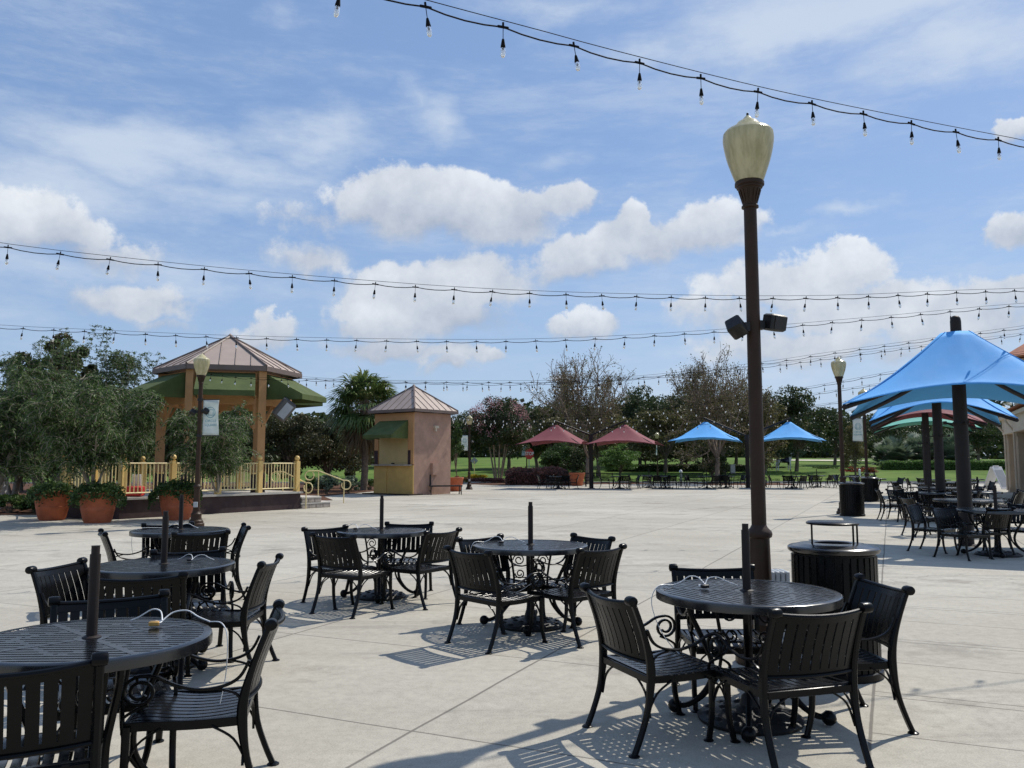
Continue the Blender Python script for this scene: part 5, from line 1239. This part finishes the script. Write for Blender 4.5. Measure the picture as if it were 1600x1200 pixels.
# dark oaks and other trees beyond
OG = 'dark trees beyond the plaza'
for i, (px, Y, ty, rp, kd, lb, n_) in enumerate([
    (1000, 96, 606, 62, 'dark', 'dark oak rising behind the right maroon canopy', 11000), (1065, 100, 612, 60, 'dark', 'dark oak between the maroon and twin blue canopies', 11000),
    (960, 92, 640, 50, 'olive', 'low olive tree behind the right maroon canopy', 8000), (1245, 84, 606, 68, 'dark', 'big dark oak above the small horse statue', 14000),
    (1150, 90, 632, 60, 'olive', 'olive brown tree right behind the brown lamp post', 9000), (1215, 96, 640, 50, 'olive', 'olive tree left of the horse statue', 8000),
    (1305, 100, 640, 55, 'dark', 'dark tree behind the middle right lamp post', 9000), (1380, 110, 642, 60, 'dark', 'dark tree above the far banner lamp post', 9000),
    (1450, 115, 652, 70, 'dark', 'dark tree behind the second big canopy pole', 9000), (1530, 105, 640, 70, 'dark', 'dark tree left of the beige building', 9000), (1590, 110, 640, 60, 'dark', 'dark tree behind the beige building', 8000),
    (735, 88, 648, 40, 'dark', 'dark tree left of the pink flowering tree', 8000), (840, 84, 640, 55, 'dark', 'dark tree right of the pink flowering tree', 10000), (900, 98, 650, 60, 'dark', 'dark tree under the wide half-bare tree', 9000),
    (640, 92, 655, 60, 'dark', 'dark tree hidden behind the kiosk roof', 8000), (590, 95, 660, 60, 'dark', 'dark tree left behind the kiosk', 8000), (1100, 92, 625, 55, 'olive', 'olive brown tree behind the left twin blue canopy', 9000),
    (870, 80, 640, 62, 'olive', 'brown olive tree above the left maroon canopy', 11000), (1040, 82, 632, 60, 'olive', 'brown olive tree above the gap between maroon and blue canopies', 11000),
    (935, 76, 640, 50, 'olive', 'brown olive tree directly behind the maroon canopy pole', 10000), (1130, 80, 612, 52, 'olive', 'tall olive tree left of the brown lamp post', 11000),
    (1195, 82, 618, 42, 'olive', 'yellow olive tree just right of the brown lamp post', 9000), (700, 86, 645, 45, 'dark', 'dark tree close to the right side of the kiosk', 8000), (795, 90, 636, 60, 'dark', 'dark tree directly behind the pink flowering tree', 9000)]):
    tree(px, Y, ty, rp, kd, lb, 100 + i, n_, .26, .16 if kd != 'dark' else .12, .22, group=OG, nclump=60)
tree(876, 64, 693, 36, 'mid', 'dense green shrub tree behind the left maroon canopy', 71, 11000, .13, .08, .05, cat_='shrub', name='large_shrub')
tree(905, 62, 700, 22, 'dark', 'dark upright shrub left of the maroon canopy pole', 72, 6000, .12, .04, .05, cat_='shrub', name='large_shrub')
tree(968, 66, 697, 36, 'lime', 'bright green spreading shrub below the right maroon canopy', 73, 9000, .14, .22, .05, cat_='shrub', name='large_shrub')
tree(1112, 64, 690, 26, 'dark', 'dark vine-covered shrub below the left twin blue canopy', 74, 8000, .13, .03, .08, cat_='shrub', name='large_shrub')
tree(1336, 70, 655, 20, 'olive', 'narrow olive tree between the two right lamp posts', 75, 6000, .13, .05, .08)
tree(1070, 90, 682, 90, 'dark', 'low dark thicket behind the left twin blue canopy', 76, 12000, .22, .10, .12, group=OG)
tree(1010, 88, 684, 60, 'dark', 'low dark thicket between the far lamp post and the canopies', 77, 9000, .22, .16, .12, group=OG)
tree(713, 45, 668, 13, 'weep', 'thin weeping plant in the planter behind the kiosk', 78, 3500, .09, .30, .03, cat_='plant', name='potted_plant', nclump=26)
tree(900, 56, 733, 13, 'mid', 'small green plant in the far terracotta planter', 79, 1200, .07, .40, .02, cat_='plant', name='potted_plant', nclump=20)
# hedges
def hedge(px0, px1, Y, top_y, depth, kind, label, seed, n=9000, leaf=.10, dY=0.0, base_y=None, rnd=.35):
    x0, x1 = PX(px0, Y), PX(px1, Y + dY); z0 = gz((x0 + x1) / 2, Y); H = P((px0 + px1) / 2, top_y, Y).z - z0; rng = np.random.default_rng(seed); o = empty('hedge', ((x0 + x1) / 2, Y + dY / 2, z0), label, 'hedge')
    Lx = x1 - x0; a = rng.uniform(-1, 1, n); bq = rng.uniform(-1, 1, n); cq = rng.uniform(0, 1, n); m_ = rng.integers(0, 3, n)
    cq = np.where(m_ < 1, 1 - .12 * rng.uniform(size=n) ** 2, cq); bq = np.where(m_ == 1, -1 + .18 * rng.uniform(size=n), bq)
    top = H * (1 - rnd * .35 * np.abs(a) ** 6) * (1 - rnd * .4 * np.abs(bq) ** 3) + .05 * H * np.sin(a * Lx * 1.1 + seed) + .02 * H * np.sin(a * 31)
    C = np.stack([a * Lx / 2, bq * depth / 2 * (1 - .25 * (1 - cq) * 0) + a * dY / 2, cq * top], 1) + rng.normal(size=(n, 3)) * .03
    V, F = leaves(C, leaf, .65, rng); npmesh('foliage', V, F, L[kind], o, rng.uniform(0, 1, n))
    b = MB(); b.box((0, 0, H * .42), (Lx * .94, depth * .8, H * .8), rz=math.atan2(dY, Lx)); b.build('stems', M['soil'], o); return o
hedge(790, 890, 58.5, 731, 2.6, 'redhedge', 'clipped red-tipped hedge left of the maroon canopies', 81, 16000, .10, rnd=.8)
hedge(948, 1166, 84, 726, 1.6, 'dark', 'long low dark green hedge behind the canopies', 82, 15000, .14)
hedge(1376, 1572, 88, 720, 2.0, 'lime', 'clipped green hedge behind the right hand canopies', 83, 16000, .14)
hedge(736, 790, 64, 748, 1.6, 'redhedge', 'low dark red hedge below the pink flowering tree', 84, 6000, .09)
shrub(745, 66, 741, 14, 'flower', 'patch of yellow flowers right of the kiosk', 85, 2600, .11, .6, 'flower_bed', 'flowers')
shrub(722, 60, 744, 14, 'redflower', 'patch of red flowers beside the far lamp post', 86, 1800, .10, .6, 'flower_bed', 'flowers')
shrub(1345, 78, 728, 30, 'redflower', 'low flowering shrub behind the far litter bin', 87, 3500, .12, .5)
shrub(1290, 90, 729, 22, 'weep', 'small grey shrub right of the horse statue', 88, 2200, .14, .5)
shrub(1215, 92, 731, 14, 'dark', 'small dark shrub behind the horse statue', 89, 1500, .14, .5)
# saw palmettos
def palmetto(px, Y, top_y, rpx, label, seed):
    x = PX(px, Y); z0 = gz(x, Y); H = P(px, top_y, Y).z - z0; rad = rpx / FPX * Y; rng = np.random.default_rng(seed); o = empty('palmetto', (x, Y, z0), label, 'shrub', 'grey green palmetto shrubs'); Vs = []; vr = []; segs = []
    for k in range(110):
        u = rng.normal(size=3); u /= np.linalg.norm(u); u[2] = abs(u[2]); c = u * np.array([rad * .85, rad * .7, H * .80]) * rng.uniform(.45, 1) + np.array([0, 0, .25]); segs.append((np.array([c[0] * .3, c[1] * .3, 0]), c, .02, .012)); d = u + rng.normal(size=3) * .25; d /= np.linalg.norm(d); side = np.cross(d, [0, 0, 1.]); side /= np.linalg.norm(side) + 1e-9; sv = rng.uniform(0, .6); up = np.cross(side, d)
        for j in range(15):
            a = (j / 14 - .5) * R(210); dd = d * math.cos(a) + side * math.sin(a); l_ = H * .26 * rng.uniform(.8, 1.1); wv_ = np.cross(dd, up) * .085; m1 = c + dd * l_ * .55; m2 = c + dd * l_ + np.array([0, 0, -.06]); Vs.append(np.array([c, m1 + wv_, m2, m1 - wv_])); vr.append(min(1, sv + rng.uniform(0, .4)))
    V = np.concatenate(Vs); npmesh('foliage', V, np.arange(len(V)).reshape(-1, 4), L['palmetto'], o, vr); V, F = tubes_np(segs, 5); npmesh('stem', V, F, M['twig'], o)
palmetto(1395, 92, 682, 38, 'left grey green palmetto behind the clipped hedge', 91)
palmetto(1440, 94, 668, 40, 'tallest grey green palmetto between the canopy poles', 92)
palmetto(1492, 92, 676, 34, 'right grey green palmetto near the nearest canopy pole', 93)
# far wood: one mass that nobody could count
def far_wood():
    rng = np.random.default_rng(9); n = 90000; th = rng.uniform(-1.05, 1.05, n); Yd = rng.uniform(190, 235, n); X = np.tan(th) * Yd * .9
    Ht = 13 + 2.2 * np.sin(X * .06) + 1.5 * np.sin(X * .17 + 1) + 1.0 * np.sin(X * .41 + 2); Z = rng.uniform(.0, 1, n) * Ht + 1.2; C = np.stack([X, Yd, Z], 1); V, F = leaves(C, 1.35, .8, rng); o = npmesh('far_wood', V, F, L['dark'], None, rng.uniform(0, 1, n)); tag(o, 'distant dark wood beyond the golf course', 'trees', kind='stuff')
far_wood()

# ================================================================ STRING LIGHTS
def bulb_mb(s=1.0):
    a = MB(); a.tube([(0, 0, 0), (0, 0, -.105)], .0035, 5); a.lathe([(.010, -.10), (.013, -.115), (.019, -.15), (.021, -.158), (.021, -.172), (.018, -.176)], (0, 0, 0), 12); a.box((0, 0, .0), (.11, .016, .022), bev=.004); a.box((0, 0, .018), (.014, .014, .045))
    g_ = MB(); g_.lathe([(.017, -.172), (.021, -.19), (.0235, -.215), (.021, -.240), (.012, -.256), (.001, -.260)], (0, 0, 0), 14, True, False)
    return a, g_
sa, sg = bulb_mb(); so_p = sa.build('socket', M['cable'], None, 40); gl_p = sg.build('bulb', M['glass'], None, 60); glf_me = gl_p.data.copy(); glf_me.materials.clear(); glf_me.materials.append(M['bulbfar'])
sock_me, glass_me = so_p.data, gl_p.data; bpy.data.objects.remove(so_p); bpy.data.objects.remove(gl_p)
def strand(pts, label, spacing=.61, r=.006, gap=.05, far=False, bs=.9):
    W = [P(px, py, Y) for px, py, Y in pts]
    def on(a, b_, L_): e = (b_ - a).normalized(); return b_ + e * L_ + Vector((0, 0, .012 * L_ * L_ * .5))
    W.append(on(W[-2], W[-1], 5.0)); W.append(on(W[-2], W[-1], 5.0))
    if pts[0][0] < 100 and pts[0][2] < 20: W.insert(0, on(W[1], W[0], 5.0))
    c = [Vector(p) for p in cat([tuple(p) for p in W], 14)]
    o = empty('light_string', c[0], label, 'string lights', 'strings of bulbs hung over the plaza'); o0 = c[0]
    L_ = [0.0]
    for i in range(1, len(c)): L_.append(L_[-1] + (c[i] - c[i - 1]).length)
    tot = L_[-1]
    def at(d):
        d = max(0, min(tot, d)); i = 1
        while i < len(L_) - 1 and L_[i] < d: i += 1
        t = (d - L_[i - 1]) / max(1e-9, L_[i] - L_[i - 1]); return c[i - 1].lerp(c[i], t)
    mb = MB(); mb.tube([at(tot * i / 60) + Vector((0, 0, gap)) - o0 for i in range(61)], r * .55, 5); mb.build('support_wire', M['cable'], o)
    n = min(99, int(tot / spacing)); mb = MB(); q_ = []
    for i in range(n):
        for j in range(4): t = j / 4; q_.append(at((i + t) * spacing) + Vector((0, 0, -.055 * 4 * t * (1 - t) * .45)) - o0)
    q_.append(at(n * spacing) - o0); mb.tube(q_, r, 5); mb.build('cable', M['cable'], o)
    rr = random.Random(int(tot * 1000))
    for i in range(n + 1):
        p = at(i * spacing); p2 = at(i * spacing + .05); dz = p2 - p; s_ = bpy.data.objects.new('socket', sock_me); COL.objects.link(s_); s_.parent = o; s_.location = p - o0; s_.rotation_euler = (rr.uniform(-.2, .2), rr.uniform(-.14, .14), math.atan2(dz.y, dz.x)); s_.scale = (bs, bs, bs)
        b_ = bpy.data.objects.new('bulb', glf_me if far else glass_me); COL.objects.link(b_); b_.parent = s_
strand([(380, -62, 4.7), (542, -22, 5.0), (700, 20, 5.4), (842, 57, 5.75), (970, 91, 6.1), (1199, 147, 6.75), (1398, 188, 7.35), (1567, 220, 7.95), (1700, 243, 8.4)], 'thick nearest string of clear bulbs crossing the top right of the sky', .60, .006, bs=.82)
strand([(-60, 376, 10.6), (140, 402, 11.2), (417, 430, 12), (749, 455, 12.9), (1050, 465, 13.7), (1286, 466, 14.2), (1486, 458, 14.8), (1680, 450, 15.3)], 'second string of bulbs crossing the whole sky at mid height', .615, .0065)
strand([(-50, 508, 16.5), (150, 519, 16.6), (400, 529, 16.7), (700, 534, 16.8), (900, 531, 16.8), (1130, 518, 16.8), (1350, 500, 16.8), (1540, 482, 16.8), (1680, 470, 16.8)], 'third string of bulbs passing in front of the gazebo roof peak', .61, .006)
strand([(330, 585, 25.5), (400, 592, 24.5), (620, 597, 23.5), (860, 597, 22.5), (1000, 590, 22), (1180, 570, 21.3), (1303, 552, 21), (1450, 532, 20.8), (1680, 500, 20.8)], 'fourth string of bulbs running from the gazebo awning to upper right', .61, .006)
strand([(440, 588, 27), (560, 596, 26.5), (800, 601, 25.8), (1000, 592, 25.3), (1180, 575, 25), (1390, 548, 24.8), (1680, 512, 24.8)], 'fifth string of bulbs, just below the fourth, ending above the blue canopy', .61, .006)
strand([(706, 648, 41), (800, 652, 38), (960, 646, 34), (1180, 619, 30), (1300, 600, 29), (1427, 577, 28.4), (1700, 536, 28)], 'sixth string of bulbs from the kiosk eave over the maroon canopies', .62, .008, far=True, bs=.95)
strand([(707, 650, 41), (820, 656, 39), (1000, 650, 36), (1180, 630, 33.5), (1394, 598, 32), (1700, 556, 31)], 'seventh string of bulbs, hung directly below the sixth', .62, .008, far=True, bs=.95)
strand([(708, 652, 41.5), (850, 661, 41), (1000, 660, 40), (1180, 646, 38), (1320, 628, 36.5), (1480, 606, 35.5), (1700, 580, 35)], 'eighth string of bulbs, passing low above the twin blue canopies', .64, .009, far=True, bs=1.0)
strand([(708, 654, 41.6), (840, 665, 43), (1000, 668, 44), (1150, 659, 44), (1320, 642, 42), (1480, 622, 41), (1700, 596, 40)], 'lowest and farthest string of bulbs behind the middle right lamp post', .66, .009, far=True, bs=1.0)

# ================================================================ SMALL FAR THINGS
# horse statue
def horse():
    Y = 84; X = PX(1227, Y); o = empty('horse_statue', (X, Y, .0), 'small black and white painted horse statue behind the far tables', 'statue')
    o.location.z = gz(X, Y) - .42
    # skeleton (x forward, head to the right)
    V = [(-.62, 0, 1.52), (-.30, 0, 1.50), (.05, 0, 1.47), (.38, 0, 1.52), (.58, 0, 1.74), (.76, 0, 1.98), (.90, 0, 2.16), (1.08, 0, 2.08), (1.22, 0, 1.98),
         (-.66, .12, 1.38), (-.74, .13, 1.10), (-.84, .13, .88), (-.80, .13, .46), (-.66, -.12, 1.38), (-.62, -.13, 1.10), (-.72, -.13, .88), (-.68, -.13, .46),
         (.40, .12, 1.30), (.40, .12, .90), (.36, .12, .46), (.46, -.12, 1.30), (.52, -.12, .92), (.50, -.12, .46), (-.76, 0, 1.50), (-.88, 0, 1.25), (-.90, 0, .95)]
    E = [(0, 1), (1, 2), (2, 3), (3, 4), (4, 5), (5, 6), (6, 7), (7, 8), (0, 9), (9, 10), (10, 11), (11, 12), (0, 13), (13, 14), (14, 15), (15, 16), (3, 17), (17, 18), (18, 19), (3, 20), (20, 21), (21, 22), (0, 23), (23, 24), (24, 25)]
    rad = [.24, .25, .25, .23, .15, .11, .11, .085, .05, .16, .08, .055, .045, .16, .08, .055, .045, .12, .06, .045, .12, .06, .045, .05, .06, .03]
    me = bpy.data.meshes.new('body'); me.from_pydata(V, E, []); me.update(); ob = bpy.data.objects.new('body', me); COL.objects.link(ob); ob.parent = o; me.materials.append(M['horseblack'])
    m_ = ob.modifiers.new('skin', 'SKIN')
    for i, sv in enumerate(me.skin_vertices[0].data): sv.radius = (rad[i], rad[i]); sv.use_root = (i == 2)
    s_ = ob.modifiers.new('sub', 'SUBSURF'); s_.levels = 1; s_.render_levels = 2
    dg = bpy.context.evaluated_depsgraph_get(); m2 = bpy.data.meshes.new_from_object(ob.evaluated_get(dg)); ob.modifiers.clear(); ob.data = m2; m2.materials.clear(); m2.materials.append(M['horseblack'])
    b = MB(); b.lathe([(.03, 0), (.012, .12)], (.84, .05, 2.24), 6); b.lathe([(.03, 0), (.012, .12)], (.84, -.05, 2.24), 6); b.build('ear', M['horseblack'], o)
    b = MB(); b.bar(cat([(.44, 1.80), (.56, 2.02), (.70, 2.22), (.84, 2.30)], 4), -.03, .03, .10, frame=lambda x, a, c: (a, x, c)); b.build('mane', M['white'], o)
horse()
# stop sign
Y = 72; X = PX(827, Y); zc = P(827, 709, Y).z; o = empty('stop_sign', (X, Y, 0), 'red octagonal stop sign on a grey post by the left maroon canopy', 'sign')
b = MB(); b.tube([(0, .03, 0), (0, .03, zc + .3)], .04, 8); b.build('post', M['steel'], o)
pl = MB(); pl.add([(.50 * math.cos(R(22.5 + 45 * k)), y_, zc + .50 * math.sin(R(22.5 + 45 * k))) for y_ in (-.02, .0) for k in range(8)], [tuple(range(8)), tuple(range(15, 7, -1))] + [(k, 8 + k, 8 + (k + 1) % 8, (k + 1) % 8) for k in range(8)]); po = pl.build('plate', M['red'], o)
cu = bpy.data.curves.new('lettering', 'FONT'); cu.body = 'STOP'; cu.size = .40; cu.align_x = 'CENTER'; cu.align_y = 'CENTER'; cu.extrude = .002; cu.offset = .008
tmp = bpy.data.objects.new('tmp', cu); COL.objects.link(tmp); me = bpy.data.meshes.new_from_object(tmp.evaluated_get(bpy.context.evaluated_depsgraph_get())); bpy.data.objects.remove(tmp); me.materials.clear(); me.materials.append(M['white'])
lo = bpy.data.objects.new('lettering', me); COL.objects.link(lo); lo.parent = po; lo.rotation_euler = (R(90), 0, 0); lo.location = (0, -.026, zc)
o.rotation_euler = (0, 0, R(35))
# back of a diamond sign
Y = 70; X = PX(741, Y); zc = P(741, 720, Y).z; o = empty('diamond_sign', (X, Y, 0), 'grey back of a diamond road sign beside the pink flowering tree', 'sign')
b = MB(); b.tube([(0, -.03, 0), (0, -.03, zc)], .035, 8); b.build('post', M['cream'], o); b = MB(); b.box((0, 0, zc), (.46, .02, .46), ry=R(45)); b.build('plate', M['greybox'], o)
# white marker posts and a utility cabinet
b = MB(); Y = 80; b.box((PX(1145, Y), Y, .62), (.42, .42, 1.5), bev=.02); b.box((PX(1145, Y), Y, 1.39), (.48, .48, .05)); tag(b.build('utility_cabinet', M['kerb'], smooth=40), 'tall pale cabinet beside the trunk behind the left twin blue canopy', 'cabinet')
b = MB(); Y = 72; b.box((PX(1317, Y), Y, .85), (.22, .22, 1.7), bev=.02); b.box((PX(1317, Y), Y, 1.72), (.27, .27, .05)); tag(b.build('marker_post', M['white'], smooth=40), 'white square post left of the middle right lamp post', 'post', 'white posts')
b = MB(); Y = 76; b.box((PX(1343.5, Y), Y, .45), (.16, .16, .9), bev=.02); b.lathe([(.12, .9), (.02, 1.0)], (PX(1343.5, Y), Y, 0), 8); tag(b.build('marker_post', M['white'], smooth=40), 'short white post between the two right lamp posts', 'post', 'white posts')
b = MB(); Y = 66; b.box((PX(1064, Y), Y, .40), (.18, .18, .8), bev=.02); b.lathe([(.15, .8), (.10, .95), (.02, 1.0)], (PX(1064, Y), Y, 0), 10); tag(b.build('marker_post', M['white'], smooth=40), 'short white post in front of the hedge left of the twin blue canopy', 'post', 'white posts')
b = MB(); Y = 27; b.box((PX(-2, Y), Y, .72), (.32, .4, .65), bev=.02); b.box((PX(-2, Y), Y, .20), (.10, .10, .40)); tag(b.build('utility_box', M['white'], smooth=40), 'small white utility box on a post at the left edge', 'utility box')
